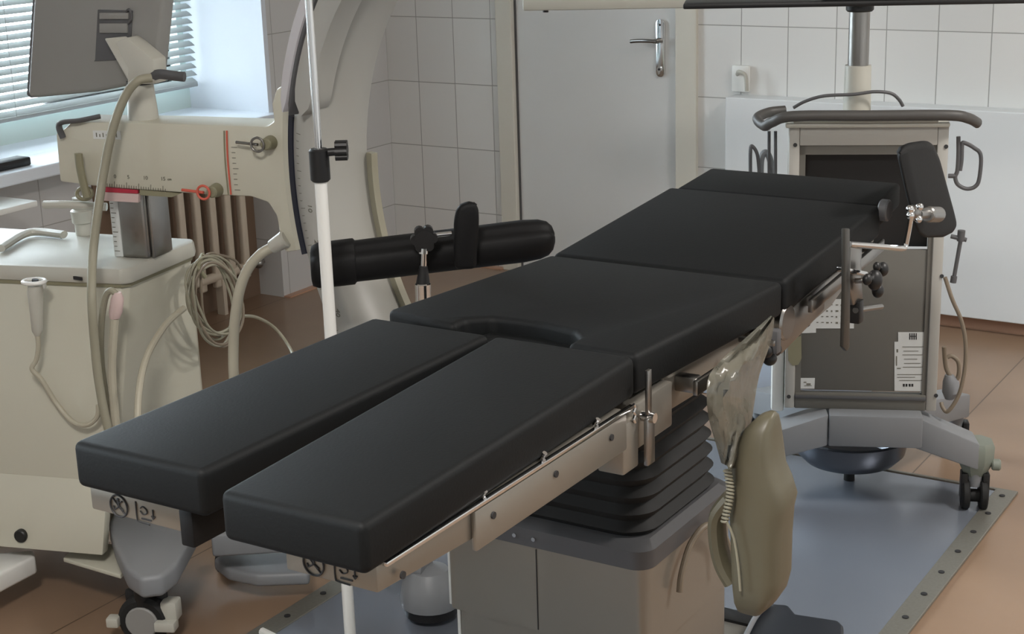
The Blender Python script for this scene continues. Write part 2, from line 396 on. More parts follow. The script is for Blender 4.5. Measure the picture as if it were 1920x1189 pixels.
# ================================================================ METAL FLOOR PLATE
PX0, PX1, PY0, PY1 = -2.37, -1.0, .9, 4.225
fp = thing('floor_plate', 'blue grey metal floor plate under the operating table with screwed edge strips', 'floor plate', (-1.7, 2.5, 0))
obj('sheet', MB().box(PX0+.02, PX1-.02, PY0, PY1-.02, 0, .006), BLUEM, fp, None)
for a in ((PX1-.06, PX1, PY0, PY1), (PX0, PX0+.06, PY0, PY1), (PX0+.06, PX1-.06, PY1-.012, PY1)):
    obj('edge_strip', MB().box(a[0], a[1], a[2], a[3], 0, .009, .002), ALU, fp, None)
y = PY0+.05
while y < PY1:
    for x in (PX1-.03, PX0+.03):
        obj('screw', MB().cyl((x, y, .008), (x, y, .0115), .008, seg=10), INK, fp)
    y += .14

# ================================================================ C-ARM MACHINE (left)
A0 = (-2.78, 2.64)
AD = 15.0
ad = Vector((math.cos(math.radians(AD)), math.sin(math.radians(AD)), 0)); an = Vector((-ad.y, ad.x, 0))   # an points away from the camera
def Pa(px, py, k=0.0): return Pv(px, py, (A0[0]+an.x*k, A0[1]+an.y*k), AD)   # plane pushed back by k
ZT = .85
xr = thing('x_ray_c_arm', 'cream mobile x-ray machine with grey curved c-arm left of the operating table', 'x-ray machine', (-2.9, 2.75, 0))
def lid_ring(z, g=0):
    c = Pz(235, 505, ZT); r = Pz(385, 450, ZT); l = Pz(0, 496, ZT)
    l2 = c + (l-c)*1.9; b = Vector((-3.42, 2.86, 0)); b = Vector((-3.40, 2.78, 0))
    fr = [c + (l-c)*.04 + Vector((.0, -.0, 0)), c + (r-c)*.06, r + Vector((-.015, -.03, 0)), r + Vector((-.04, 0, 0)), b, l2]
    cen = sum((Vector((p.x, p.y, 0)) for p in fr), Vector())/len(fr)
    return [Vector((p.x, p.y, z)) + (Vector((p.x, p.y, 0))-cen).normalized()*g for p in fr]
def shift(ring_, z, dy):   # lower part of the body leans out a little towards the front
    return [Vector((p.x, p.y + (dy if i in (0, 1, 5) else 0), z)) for i, p in enumerate(ring_)]
def body_ring(z):
    k = (ZT-.047-z)/(ZT-.047-.155); return shift(lid_ring(0, -.012), z, -.145*k)
body = MB().hull8(body_ring(.335), lid_ring(ZT-.047, -.012), .004, 2)
g0, g1 = body_ring(.155), body_ring(.34)
e_ = Vector((-.014, .03, 0))
body.hull8([g0[0]+Vector((-.004, 0, 0)), g0[0]+e_, g0[5]+e_, g0[5]], [g1[0]+Vector((-.004, 0, 0)), g1[0]+e_, g1[5]+e_, g1[5]], .004)
body.hull8([g0[0]+Vector((-.14, .05, 0)), g0[4]*1.0+Vector((.5, 0, 0)), g0[4], g0[5]+Vector((0, .05, 0))], [g1[0]+Vector((-.14, .05, 0)), g1[4]+Vector((.5, 0, 0)), g1[4], g1[5]+Vector((0, .05, 0))], .004)
obj('body', body, CREAM, xr)
obj('top_tray', MB().hull8(lid_ring(ZT-.04, .004), lid_ring(ZT, -.001), .008, 2), CREAM2, xr)
obj('seam', MB().hull8(lid_ring(ZT-.048, -.006), lid_ring(ZT-.039, -.006)), OLIVE, xr)
# raised lip at the back left of the tray
p = [Pz(390, 452, ZT), Pz(60, 432, ZT)]
obj('tray_lip', MB().tube([Pz(0, 466, ZT+.012), Pz(55, 436, ZT+.012), Pz(120, 440, ZT+.012)], .010, rx=.014), CREAM2, xr)
# vent slots on the seam
f0 = Pz(142, 522, ZT-.03)
obj('vent', MB().box(-.014, .014, -.002, .002, -.004, .004, M=Matrix.Translation(Pv(146, 522, (-2.745, 2.578), 17.7))), INK, xr)
# thin lower edge of the chassis
k0, k1 = Pz(118, 1046, .125), Pz(226, 1078, .125)
obj('skirt', MB().hull8([k0-Vector((0, 0, .012)), k1-Vector((0, 0, .012)), k1+Vector((-.05, .12, -.012)), k0+Vector((-.05, .12, -.012))], [k0, k1, k1+Vector((-.05, .12, 0)), k0+Vector((-.05, .12, 0))], .003), CREAM, xr)
fdn = (g0[0]-g0[5]).normalized(); fnn = Vector((fdn.y, -fdn.x, 0))
pp = Pv(42, 1003, (g0[0].x, g0[0].y+.012), math.degrees(math.atan2(fdn.y, fdn.x)))
obj('cable_port', MB().cyl(pp-fnn*.01, pp+fnn*.014, .017, bev=.003), BLACK, xr)
lfp = [Pz(-80, 1050, .12), Pz(0, 1036, .12), Pz(62, 1030, .12), Pz(66, 1042, .12), Pz(0, 1076, .12), Pz(-80, 1120, .12)]
obj('base_foot', MB().hull8([p-Vector((0, 0, .05)) for p in lfp], lfp, .008, 3), WHITEP, xr)
# telescopic column
cb = Vector((-2.805, 2.725, ZT)); ct = 1.03
cm = MB(frame((cb.x, cb.y, 0), ad, (0, 0, 1)))
col = MB(Matrix.Translation((cb.x, cb.y, 0)) @ Matrix.Rotation(math.radians(AD), 4, 'Z'))
col.box(-.056, -.030, -.045, .05, ZT, ct, .004)
o = obj('column_scale', col, WHITEM, xr)
col = MB(Matrix.Translation((cb.x, cb.y, 0)) @ Matrix.Rotation(math.radians(AD), 4, 'Z'))
col.box(-.030, .045, -.052, .055, ZT, ct, .010, 3).box(.045, .055, -.04, .05, ZT, ct, .003)
obj('column', col, DCHROME, xr)
tk = MB(Matrix.Translation((cb.x, cb.y, 0)) @ Matrix.Rotation(math.radians(AD), 4, 'Z'))
for i in range(14): tk.box(-.052, -.052+(.014 if i % 4 == 0 else .008), -.0458, -.0448, ZT+.015+i*.012, ZT+.0166+i*.012)
obj('scale_ticks', tk, INKG, xr)
obj('column_collar', MB().box(-.075, .08, -.06, .07, ct-.006, ct+.03, .004, M=Matrix.Translation((cb.x, cb.y, 0)) @ Matrix.Rotation(math.radians(AD), 4, 'Z')), DGREY, xr)
# horizontal arm with the yoke that grips the C
prof = [(104, 250), (118, 243), (134, 228), (320, 231), (500, 237), (513, 228), (509, 195), (517, 168), (535, 156), (552, 154), (546, 195), (542, 260), (545, 330), (554, 400), (568, 468), (535, 474), (524, 440), (518, 405), (502, 380), (470, 369), (400, 366), (200, 352), (112, 341)]
arm = obj('horizontal_arm', MB().prism([Pa(*q) for q in prof], an*.115, .006, 2), CREAM, xr)
obj('arm_rib', MB().tube([Pa(140, 231, .02), Pa(320, 236, .02), Pa(505, 242, .02)], .006), CREAM2, xr)
# dark grab handle at the arm's left end
obj('grab_handle', MB().tube([Pa(118, 258, -.005), Pa(112, 232, -.012), Pa(150, 226, -.01), Pa(188, 218, .01)], .006, rx=.009), DGREY, xr)
lb = Pa(201, 253)
sg = obj('arm_label', MB().box(-.037, .037, -.002, .001, -.010, .010, M=Matrix.Translation(lb) @ Matrix.Rotation(math.radians(AD), 4, 'Z')), WHITEM, xr)
t = MB(Matrix.Translation(lb) @ Matrix.Rotation(math.radians(AD), 4, 'Z'))
for i in range(7): t.box(-.029+i*.009, -.0265+i*.009, -.0028, -.0018, -.005, .005 - .003*(i % 2))
obj('label_print', t, INKG, sg)
# scale along the bottom edge, with figures
t = MB()
for i in range(27):
    a = Pa(192+i*4.55, 349+i*.42); b = Pa(192+i*4.55, 349+i*.42-(11 if i % 5 == 0 else 6))
    n_ = -an*.0012
    t.prism([a+n_-ad*.0006, a+n_+ad*.0006, b+n_+ad*.0006, b+n_-ad*.0006], an*.001)
obj('scale', t, INKG, arm)
for px, s_ in ((216, '0'), (241, '5'), (273, '10'), (306, '15'), (318, 'cm')):
    p = Pa(px, 331 + (px-216)*.05)-an*.001
    obj('figure', text('f', s_, .013 if s_ != 'cm' else .009, frame(p, ad, (0, 0, 1)), INKG, arm), INKG, arm, None)
obj('red_strip', MB().prism([Pa(192, 351, -.003), Pa(258, 357, -.003), Pa(258, 363, -.003), Pa(192, 360, -.003)], an*.006), RED, arm, None)
obj('pink_plate', MB().prism([Pa(190, 360, -.002), Pa(260, 364, -.002), Pa(259, 380, -.002), Pa(189, 376, -.002)], an*.01), PINK, arm, None)
obj('slot', MB().prism([Pa(262, 356, -.001), Pa(338, 363, -.001), Pa(322, 370, -.001), Pa(262, 366, -.001)], an*.02), OLIVE, arm, None)
# red joint line and its knobs
obj('red_joint_line', MB().tube([Pa(425, 245, -.002), Pa(427, 300, -.002), Pa(433, 365, -.002)], .0022), CORAL, arm)
obj('joint_line', MB().tube([Pa(420, 245, -.001), Pa(422, 300, -.001), Pa(428, 365, -.001)], .0018), OLIVE, arm)
def knob(px, py, m1, nm):
    c = Pa(px, py)
    o = obj(nm, MB().cyl(c+an*.003, c-an*.03, .017, .014, bev=.003), OLIVE, arm)
    l = Pa(px-14, py); e = Pa(px-58 if nm == 'brake_knob' else px-60, py-3)
    obj('lever', MB().tube([l-an*.031, e-an*.02], .0035).tube([c-an*.034+ad*(.016*math.cos(a)-.018)+Vector((0, 0, .016*math.sin(a))) for a in [i*PI/4 for i in range(8)]], .003, closed=True), m1, o)
knob(407, 356, CORAL, 'brake_knob'); knob(508, 267, DCHROME, 'brake_knob')
t = MB()
for i in range(9): t.box(-.0, .009 if i % 4 else .014, -.0015, -.0005, -.0006, .0006, M=Matrix.Translation(Pa(434+i*.8, 276+i*10)) @ Matrix.Rotation(math.radians(AD), 4, 'Z'))
obj('scale', t, INKG, arm)
# cylinder clamp and long levers left of the column
obj('steering_lever', MB().tube([Pa(83, 384, .03), Pa(130, 384, .03), Pa(200, 388, .05)], .010), CREAM2, xr)
q = Pz(157, 440, ZT)
obj('steering_hub', MB().lathe((q.x, q.y, ZT), [(.020, 0), (.021, .03), (.026, .034), (.028, .065), (.022, .07)], 24), CREAM2, xr)
obj('hub_collar', MB().cyl((q.x, q.y, ZT+.065), (q.x, q.y, ZT+.10), .02), CREAM2, xr)
obj('olive_lever', MB().tube([Pa(147, 288, -.025), Pa(151, 320, -.025), Pa(163, 370, -.025)], .012, rx=.008), OLIVE, xr)
obj('ring_handle', MB().tube([Pa(150+14*math.cos(a), 366+11*math.sin(a))+an*.02 for a in [i*PI/5 for i in range(10)]], .005, closed=True), OLIVE, xr)
# post, bracket and monitor
pb = Pa(270, 232, .06); pt = Pa(266, 156, .06)
obj('post', MB().loft([MB().ring(Vector((pb.x, pb.y, z_)), Vector((0, 0, 1)), r_, 24, rx=r_) for z_, r_ in ((pb.z-.03, .040), (pb.z+.01, .037), (pt.z, .031))]), CREAM2, xr)
obj('post_ring', MB().cyl((pb.x, pb.y, pt.z-.002), (pb.x, pb.y, pt.z+.006), .0325), INK, xr)
obj('bracket', MB().hull8([Pa(240, 150, .02), Pa(288, 152, .02), Pa(288, 152, .08), Pa(240, 150, .08)],
     [Pa(196, 72, .05), Pa(238, 68, .05), Pa(238, 68, .10), Pa(196, 72, .10)], .004).prism([Pa(238, 158, .02), Pa(290, 158, .02), Pa(288, 112, .02), Pa(238, 70, .045), Pa(215, 80, .045), Pa(240, 130, .02)], an*.06, .004), CREAM2, xr)
mn = Pa(180, 60, .10)
obj('side_handle', MB().tube([Pa(286, 143, .03), Pa(300, 139, .02), Pa(325, 142, .02), Pa(346, 144, .02)], .012, rx=.009), DGREY, xr)
mp = [(51, 178), (58, 183), (180, 172), (255, 158), (291, 150), (306, 0), (318, -170), (80, -185), (62, 0)]
MO = (A0[0]+an.x*.10, A0[1]+an.y*.10)
md = Vector((-math.sin(math.radians(AD-6)), math.cos(math.radians(AD-6)), 0))
def Pm(px, py, k=0.0): return Pv(px, py, (MO[0]+md.x*k, MO[1]+md.y*k), AD-6)
mon = obj('monitor_housing', MB().prism([Pm(*q) for q in mp], md*.05, .010, 3), GREYM, xr)
obj('bezel', MB().prism([Pm(x, y, .046) for x, y in ((49, 178), (56, 184), (182, 172), (292, 151), (307, 0), (320, -172), (78, -188), (60, 0))], md*.02, .004), DGREY, mon)
obj('screen', MB().prism([Pm(x, y, .067) for x, y in ((75, 155), (278, 130), (300, -150), (95, -160))], md*.002), BLACK, mon, None)
obj('back_recess', MB().prism([Pm(x, y, -.003) for x, y in ((178, 112), (176, 115), (243, 112), (248, 20), (183, 18))], md*.01, .001), DGREY, mon)
for (a, b, c_, d_) in ((186, 24, 240, 36), (186, 44, 238, 62)):
    obj('connector', MB().prism([Pm(a, b, -.008), Pm(c_, b, -.008), Pm(c_, d_, -.008), Pm(a, d_, -.008)], md*.008, .001), GREYM, mon)
obj('cable_clip', MB().tube([Pm(236, 22, -.006), Pm(243, 18, -.01), Pm(246, 34, -.008), Pm(240, 44, -.006)], .003), DGREY, mon)

# the C itself: a ring in a vertical plane turned towards the room
CA = -12.76
cu_ = Vector((math.cos(math.radians(CA)), math.sin(math.radians(CA)), 0)); cn = Vector((-cu_.y, cu_.x, 0))    # cn points away from the camera
RO, RI, CWD = .683, .598, .164
cc = Vector((-1.632, 2.562, 1.096))
def cpt(r, deg, w=0): a = math.radians(deg); return cc + cu_*(r*math.cos(a)) + Vector((0, 0, r*math.sin(a))) + cn*w
def csect(deg, ro, ri, w0, w1, e=.012):
    k = [(ro, w0+e), (ro-e, w0), (ri+e, w0), (ri, w0+e), (ri-.006, (w0+w1)/2), (ri, w1-e), (ri+e, w1), (ro-e, w1), (ro, w1-e)]
    return [cpt(r, deg, w_) for r, w_ in k]
R0, R1 = 96, 258
c_arc = obj('c_arm_arc', MB().loft([csect(R0 + (R1-R0)*i/72, RO, RI, 0, CWD) for i in range(73)]), ARCP, xr, 50)
obj('outer_strip', MB().loft([[cpt(RO+.004, dg, w_) if k_ else cpt(RO-.012, dg, w_) for w_, k_ in ((-.004, 0), (-.004, 1), (.012, 1), (.012, 0))] for dg in [169+i*1.0 for i in range(28)]]), NAVY, c_arc)
obj('inner_strip', MB().loft([[cpt(RI-.018+k_*.02, dg, w_) for w_, k_ in ((CWD-.012, 1), (CWD-.012, 0), (CWD+.006, 0), (CWD+.006, 1))] for dg in [177+i*2 for i in range(40)]]), CABLE, c_arc)
# sleeve at the top of the arc
def band(d0, d1, n_, ra, rb, w0, w1, taper=0):
    rings = []
    for i in range(n_+1):
        dg = d0+(d1-d0)*i/n_; k = 1.0 if not taper else math.sqrt(max(0.0, 1-max(0.0, (dg-(d1-taper))/taper)**2))*.92+.08
        rm = (ra+rb)/2; h_ = (rb-ra)/2*k
        rings.append([cpt(rm+h_, dg, w1), cpt(rm+h_, dg, w0+.006), cpt(rm+h_-.004*k, dg, w0), cpt(rm-h_+.004*k, dg, w0), cpt(rm-h_, dg, w0+.006), cpt(rm-h_, dg, w1)])
    return rings
sv = obj('arc_sleeve', MB().loft(band(98, 167, 30, RI-.012, RO-.030, -.024, .03, 6)), ARCP, xr, 50)
obj('sleeve_edge', MB().loft(band(98, 168.0, 30, RO-.018, RO+.016, -.026, .05, 9)), mat('light silver plastic', (200, 198, 202), .4), sv, 50)
obj('sleeve_slot', MB().loft(band(98, 168, 30, RO-.034, RO-.018, -.0275, .02, 4)), DGREY, sv, 50)
# degree scale on the near face of the arc
t = MB()
for i in range(34):
    dg = 172+i*1.5; ln = .014 if i % 5 == 0 else .008
    a = math.radians(.06)
    t.prism([cpt(RO-.022, dg-.06, -.0006), cpt(RO-.022-ln, dg-.06, -.0006), cpt(RO-.022-ln, dg+.06, -.0006), cpt(RO-.022, dg+.06, -.0006)], cn*.001)
obj('degree_scale', t, INKG, c_arc)
for dg, s_ in ((187, '10'), (194.5, '20'), (202, '30'), (209.5, '40'), (217, '50')):
    r_ = cpt(1, dg)-cpt(0, dg)
    obj('figure', text('f', s_, .020, frame(cpt(RO-.055, dg, -.0008), Vector((0, 0, -1)), cu_), INKG, c_arc), INKG, c_arc, None)
# yoke cheek linking arm and arc, so that the arc is gripped
ck = Pa(552, 320)
obj('yoke_cheek', MB().loft([[cpt(RO+.01, dg, w_) if k_ else cpt(RO+.055, dg, w_) for w_, k_ in ((.02, 1), (.02, 0), (.12, 0), (.12, 1))] for dg in [165+i*3 for i in range(11)]]), CREAM, xr)
# cable socket at the foot of the yoke
q = Pa(517, 461)
obj('cable_gland', MB().cyl(q+ad*.03+Vector((0, 0, .02)), q-ad*.012-Vector((0, 0, .005)), .021, .017, bev=.004), CREAM2, xr)
cab = [Pa(512, 463, -.0), Pa(487, 478, -.02), Pa(462, 510, -.03), Pa(446, 560, -.04), Pa(438, 640, -.04), Pa(441, 740, -.04), Pa(460, 860, .05)]
obj('arm_cable', MB().tube(cab, .0125, 12), CABLE2, xr)
# base beam with its two feet and casters
t1 = [(203, 978), (214, 1018), (236, 1066), (262, 1084), (303, 1079), (330, 1058), (374, 978), (405, 962), (440, 965), (440, 930), (330, 905), (230, 925)]
t1 = [Pz(x_, y_, .205) for x_, y_ in t1]
obj('base_foot', MB().hull8([Vector((p.x, p.y, .150)) for p in t1], t1, .012, 4), SILVER, xr)
bm0, bm1 = Pz(398, 1046, .14), Pz(560, 1036, .14); bm2 = Vector((-2.03, 2.79, .14))
bk = Vector((-.05, .08, 0)); up_ = Vector((0, 0, .062))
obj('base_beam', MB().hull8([bm0, bm1, bm1+bk, bm0+bk], [bm0+up_, bm1+up_, bm1+bk+up_, bm0+bk+up_], .008, 3).cyl(bm1+bk*.5+up_*.5+Vector((-.03, 0, 0)), bm2, .034, .030), SILVER, xr)
obj('rear_chassis', MB().box(-3.35, -2.45, 2.95, 3.10, .10, .20, .02), SILVER, xr)
dk = [Pz(x_, y_, .085) for x_, y_ in ((400, 1046), (412, 1040), (470, 1036), (580, 1032), (580, 1074), (480, 1078), (425, 1066))]
obj('leg_cover', MB().hull8([p-Vector((0, 0, .035)) for p in dk], dk, .010, 3), SILVER, xr)
dq = Pz(405, 1082, .0)
obj('caster', MB().cyl((dq.x-.02, dq.y+.03, .028), (dq.x+.02, dq.y+.05, .028), .028, bev=.005), RUBBER, xr)
def caster(parent, x, y, r, w_, ang, hub=True, guard=True):
    M_ = Matrix.Translation((x, y, r)) @ Matrix.Rotation(math.radians(ang), 4, 'Z')
    c = obj('caster', MB(M_).cyl((0, -w_/2, 0), (0, w_/2, 0), r, seg=28, bev=r*.15), RUBBER, parent)
    if hub: obj('hub', MB(M_).cyl((0, -w_/2-.006, 0), (0, w_/2+.006, 0), r*.64, seg=24, bev=.003), GREYM, c)
    obj('swivel', MB(M_).cyl((0, 0, 0), (0, 0, r*1.45), r*.30), BLACK, c)
    return c, M_
c1, M_ = caster(xr, -2.56, 2.375, .062, .034, 24)
obj('brake_pedal', MB(M_).box(-.085, -.055, -.03, .0, -.012, .012, .004), CREAM2, c1)
obj('brake_pedal', MB(M_).box(.035, .085, -.035, -.0, -.016, .008, .004).box(.045, .085, -.012, .03, -.0, .05, .006), CREAM2, c1)
obj('fork', MB(M_).box(-.05, .055, .012, .03, -.02, .068, .008), BLACK, c1)
# second foot near the table's base: rounded grey dome over brush skirt
q = Vector((-2.03, 2.80, 0))
obj('foot_dome', MB().lathe((q.x, q.y, .045), [(.072, 0), (.074, .02), (.066, .06), (.045, .088), (.01, .098)], 28), SILVER, xr)
obj('brush_skirt', MB().cyl((q.x, q.y, .020), (q.x, q.y, .046), .064), BLACK, xr)
caster(xr, q.x, q.y, .03, .03, 40)
for x, y in ((-3.3, 3.03), (-2.5, 3.03)): caster(xr, x, y, .062, .03, 20)
# hand switch in its holder on the front face, and its cord
FB = (-2.745, 2.545); FA = 17.7
fd = Vector((math.cos(math.radians(FA)), math.sin(math.radians(FA)), 0)); fn_ = Vector((fd.y, -fd.x, 0))
def Pf(px, py, k=0.0): return Pv(px, py, (FB[0]+fn_.x*k, FB[1]+fn_.y*k), FA)
hs = thing('hand_switch', 'cream hand switch hanging in a ring holder on the cart front', 'hand switch', Pf(68, 630))
obj('grip', MB().loft([MB().ring(Pf(*q, .045), Vector((0, 0, 1)), r, 20) for q, r in (((66, 535), .017), ((66, 545), .019), ((68, 580), .016), ((70, 620), .013), ((70, 630), .006))]), CREAM2, hs)
obj('ring_holder', MB().tube([Pf(64, 528, .045)+fd*(.027*math.cos(a))+fn_*(.022*math.sin(a)) for a in [i*PI/6 for i in range(12)]], .005, closed=True).box(-.02, .02, .0, .022, -.02, .0, .003, M=Matrix.Translation(Pf(64, 528, .02)) @ Matrix.Rotation(math.radians(FA), 4, 'Z')), WHITEP, hs)
obj('button', MB().cyl(Pf(66, 533, .045), Pf(66, 524, .045), .008), INK, hs)
tag(obj('coiled_cord', MB().tube([Pf(70, 628, .045), Pf(72, 650, .045), Pf(68, 675, .045), Pf(60, 692, .05), Pf(78, 712, .045), Pf(105, 755, .04), Pf(135, 790, .05), Pf(162, 797, .06), Pf(182, 782, .06), Pf(184, 760, .06)], .006), CABLE2), 'thin cream cord looping down from the hand switch across the cart front', 'cord')
# plugs and hanging cables by the cart corner
pc = thing('cable_plug', 'pinkish cream cable plug with two thick leads hanging at the cart corner', 'plug', Pf(215, 600, .06))
obj('plug_body', MB().loft([MB().ring(Pf(*q, .05), Vector((0, 0, 1)), r, 16, rx=r*.8) for q, r in (((220, 548), .010), ((220, 560), .017), ((217, 585), .018), ((215, 597), .013))]), PINK, pc)
obj('lead', MB().tube([Pf(215, 597, .05), Pf(212, 640, .05), Pf(210, 700, .05), Pf(216, 780, .06), Pf(222, 860, .07)], .0105), CABLE2, pc)
obj('lead', MB().tube([Pf(222, 556, .05), Pf(208, 545, .05), Pf(197, 560, .05), Pf(190, 610, .05), Pf(190, 680, .05), Pf(200, 760, .05), Pf(206, 860, .05)], .008), CABLE, pc)
# big grey supply hose from the handle down the cart front
hose = [Pa(284, 146, -.02), Pa(258, 152, -.04), Pa(235, 180, -.05), Pa(212, 240, -.07), Pa(195, 320, -.09), Pa(183, 400, -.12), Pa(174, 480, -.15), Pf(172, 560, .11), Pf(178, 650, .11), Pf(186, 720, .11), Pf(202, 800, .11), Pf(230, 880, .10)]
tag(obj('supply_hose', MB().tube(hose, .0105, 12), CABLE), 'long thick grey hose curving from the monitor post down the cart front', 'hose')
# bundle of thin coiled cables on the cart's right side
SD = (-2.762, 2.905)
def Ps(px, py, x): return Px(px, py, x)
cbn = thing('cable_bundle', 'tangled loops of thin grey and brown cables hanging beside the cart', 'cables', Px(400, 560, -2.72), None)
random.seed(3)
for k in range(9):
    x_ = -2.73 + .012*(k % 5); cx, cy = 402+random.uniform(-10, 12), 562+random.uniform(-10, 10); rx_, ry_ = random.uniform(30, 50), random.uniform(62, 82)
    pts = [Px(cx + rx_*math.cos(a)*(1+.1*math.sin(3*a+k)) - 14*math.sin(a)*-1*.6, cy + ry_*math.sin(a), x_+.012*math.sin(2*a+k)) for a in [i*PI/7 for i in range(14)]]
    obj('cable_loop', MB().tube(pts, .0034, 8, 5, closed=True), (CABLE, CABLE3, CABLE)[k % 3], cbn)
obj('cable_hook', MB().tube([Px(380, 478, -2.73), Px(372, 500, -2.70), Px(385, 520, -2.69)], .006), OLIVE, cbn)
obj('loose_end', MB().tube([Px(380, 480, -2.72), Px(410, 478, -2.74), Px(440, 488, -2.78), Px(452, 505, -2.8)], .0035), CABLE3, cbn)
tag(obj('floor_cable', MB().tube([Px(452, 593, -2.75), Px(480, 595, -2.80), Px(515, 615, -2.85), Px(545, 655, -2.8), Px(560, 700, -2.7)], .0045), CABLE), 'thin cable arching towards the floor right of the thick cream hose', 'cable')
tag(obj('side_hose', MB().tube([Px(345, 578, -2.675), Px(310, 610, -2.67), Px(275, 670, -2.66), Px(260, 740, -2.63), Px(258, 830, -2.60)], .0085), CABLE2), 'cream hose curving down the right side of the cart', 'hose')
obj('cable_tray', MB().box(-2.74, -2.58, 3.05, 3.25, .40, .46, .006), CABLE3, xr)

# ================================================================ OPERATING TABLE
TZ, TT = 1.04, .065
TXL, TXR = -1.533, -1.045
ot = thing('operating_table', 'black padded operating table with split leg section on a steel column', 'operating table', (-1.3, 2.4, .009))
def pad(name, ring_, t=TT, bev=.011, mt=PAD):
    lo = [Vector((p[0], p[1], p[2]-t)) for p in ring_]; hi = [Vector(p) for p in ring_]
    return obj(name, MB().hull8(lo, hi, bev, 4), mt, ot, 60)
pad('leg_pad', [(-1.533, 1.327, TZ), (-1.302, 1.327, TZ), (-1.298, 1.985, TZ), (-1.528, 1.985, TZ)])
pad('leg_pad', [(-1.240, 1.288, TZ), (-1.022, 1.288, TZ), (-1.040, 1.985, TZ), (-1.288, 1.985, TZ)])
# seat pad with the cut-out
n0, n1 = Pz(838, 603, TZ), Pz(1066, 640, TZ)
n2, n3 = Pz(1058, 606, TZ), Pz(925, 588, TZ)
SY, SZ = 2.575, 1.014
BY, BZ = 3.10, 1.052
HY, HZ = 3.31, 1.058
def zs(y): return TZ + (SZ-TZ)*(y-1.99)/(SY-1.99)
seat = [(TXL, 2.03, TZ), (n0.x-.03, 2.01, TZ), (n0.x+.02, 2.008, TZ), (n3.x-.03, 2.05, zs(2.05)), (n3.x, 2.085, zs(2.085)), (-1.27, 2.09, zs(2.09)), (n1.x-.03, 2.075, zs(2.07)), (n1.x-.002, 2.045, zs(2.05)), (n1.x+.004, 1.995, TZ), (TXR+.003, 1.99, TZ), (TXR, SY-.005, SZ), (TXL, SY-.005, SZ)]
pad('seat_pad', seat)
pad('notch_insert', [(n0.x+.03, 1.99, TZ-.028), (n1.x-.004, 1.99, TZ-.028), (n1.x-.004, 2.11, TZ-.032), (n0.x+.04, 2.11, TZ-.032)], .036, .004)
pad('back_pad', [(TXL, SY+.003, SZ), (TXR, SY+.003, SZ), (TXR, BY-.004, BZ), (TXL, BY-.004, BZ)], .068)
pad('head_pad', [(TXL+.01, BY+.006, BZ-.004), (TXR-.01, BY+.006, BZ-.004), (TXR-.03, HY, HZ), (TXL+.0, HY, HZ)], .055)
# leg plates and their steel frames
def lf(x0, x1, y0, y1, za=.975, zb0=.938, zb1=.905):
    lo = [(x0, y0, zb0), (x1, y0, zb0), (x1, y1, zb1), (x0, y1, zb1)]; hi = [(x0, y0, za), (x1, y0, za), (x1, y1, za), (x0, y1, za)]
    return obj('leg_frame', MB().hull8(lo, hi, .003, 2), STEEL, ot)
lf1 = lf(-1.528, -1.362, 1.345, 1.99); lf2 = lf(-1.172, -1.034, 1.322, 1.93)
obj('side_rail', MB().box(-1.0345, -1.026, 1.52, 1.93, .912, .968, .003), STEEL, lf2)
obj('edge_lip', MB().box(-1.032, -1.024, 1.33, 1.95, .9705, .9765, .001), CHROME, lf2)
for y_ in (1.36, 1.56, 1.72, 1.88):
    obj('slot_screw', MB().cyl((-1.0262, y_, .948), (-1.0235, y_, .948), .005, seg=10), INK, lf2)
for y_ in (1.55, 1.70, 1.85):
    obj('rivet', MB().cyl((-1.036, y_, .9755), (-1.030, y_, .985), .004, seg=10), CHROME, lf2)
obj('end_block', MB().box(-1.358, -1.335, 1.335, 1.40, .925, .976, .003), PADS, lf1)
def pictos(par, xc, y_, zc_, k=1.0):
    M_ = frame((xc, y_-.0008, zc_), (1, 0, 0), (0, 0, 1))
    t = MB(M_); r = .0155*k
    t.tube([(r*math.cos(a), r*math.sin(a), 0) for a in [i*PI/12 for i in range(24)]], .0013, 6, 1, closed=True)
    t.ball((-.001, .009, 0), .0025, 1, 1, .3)
    t.box(-.0022, .0018, -.002, .007, -.0005, .0005)
    for a, b in (((0, 0), (.008, -.005)), ((0, -.001), (-.008, -.006)), ((.0, .004), (.007, .008)), ((-.011, .011), (.011, -.011)), ((-.008, -.006), (-.010, -.001))):
        t.cyl((a[0], a[1], 0), (b[0], b[1], 0), .0010, seg=6)
    obj('pictogram', t, INK, par)
    t = MB(frame((xc+.050*k, y_-.0008, zc_-.001), (1, 0, 0), (0, 0, 1)))
    t.tube([(-.018, .014, 0), (-.018, -.010, 0), (-.014, -.014, 0), (.004, -.015, 0)], .0010, 6, 4)
    t.tube([(-.010, .006, 0), (-.006, .009, 0), (0, .006, 0), (.001, .001, 0), (-.006, -.002, 0), (-.011, .002, 0)], .0009, 6, 4)
    t.cyl((.012, .008, 0), (.012, -.004, 0), .0011, seg=6).cyl((.009, -.001, 0), (.012, -.005, 0), .0011, seg=6).cyl((.015, -.001, 0), (.012, -.005, 0), .0011, seg=6)
    t.box(-.010, .008, -.0095, -.0075, -.0004, .0004)
    obj('pictogram', t, INK, par)
pictos(lf1, -1.475, 1.345, .953); pictos(lf2, -1.128, 1.322, .956)
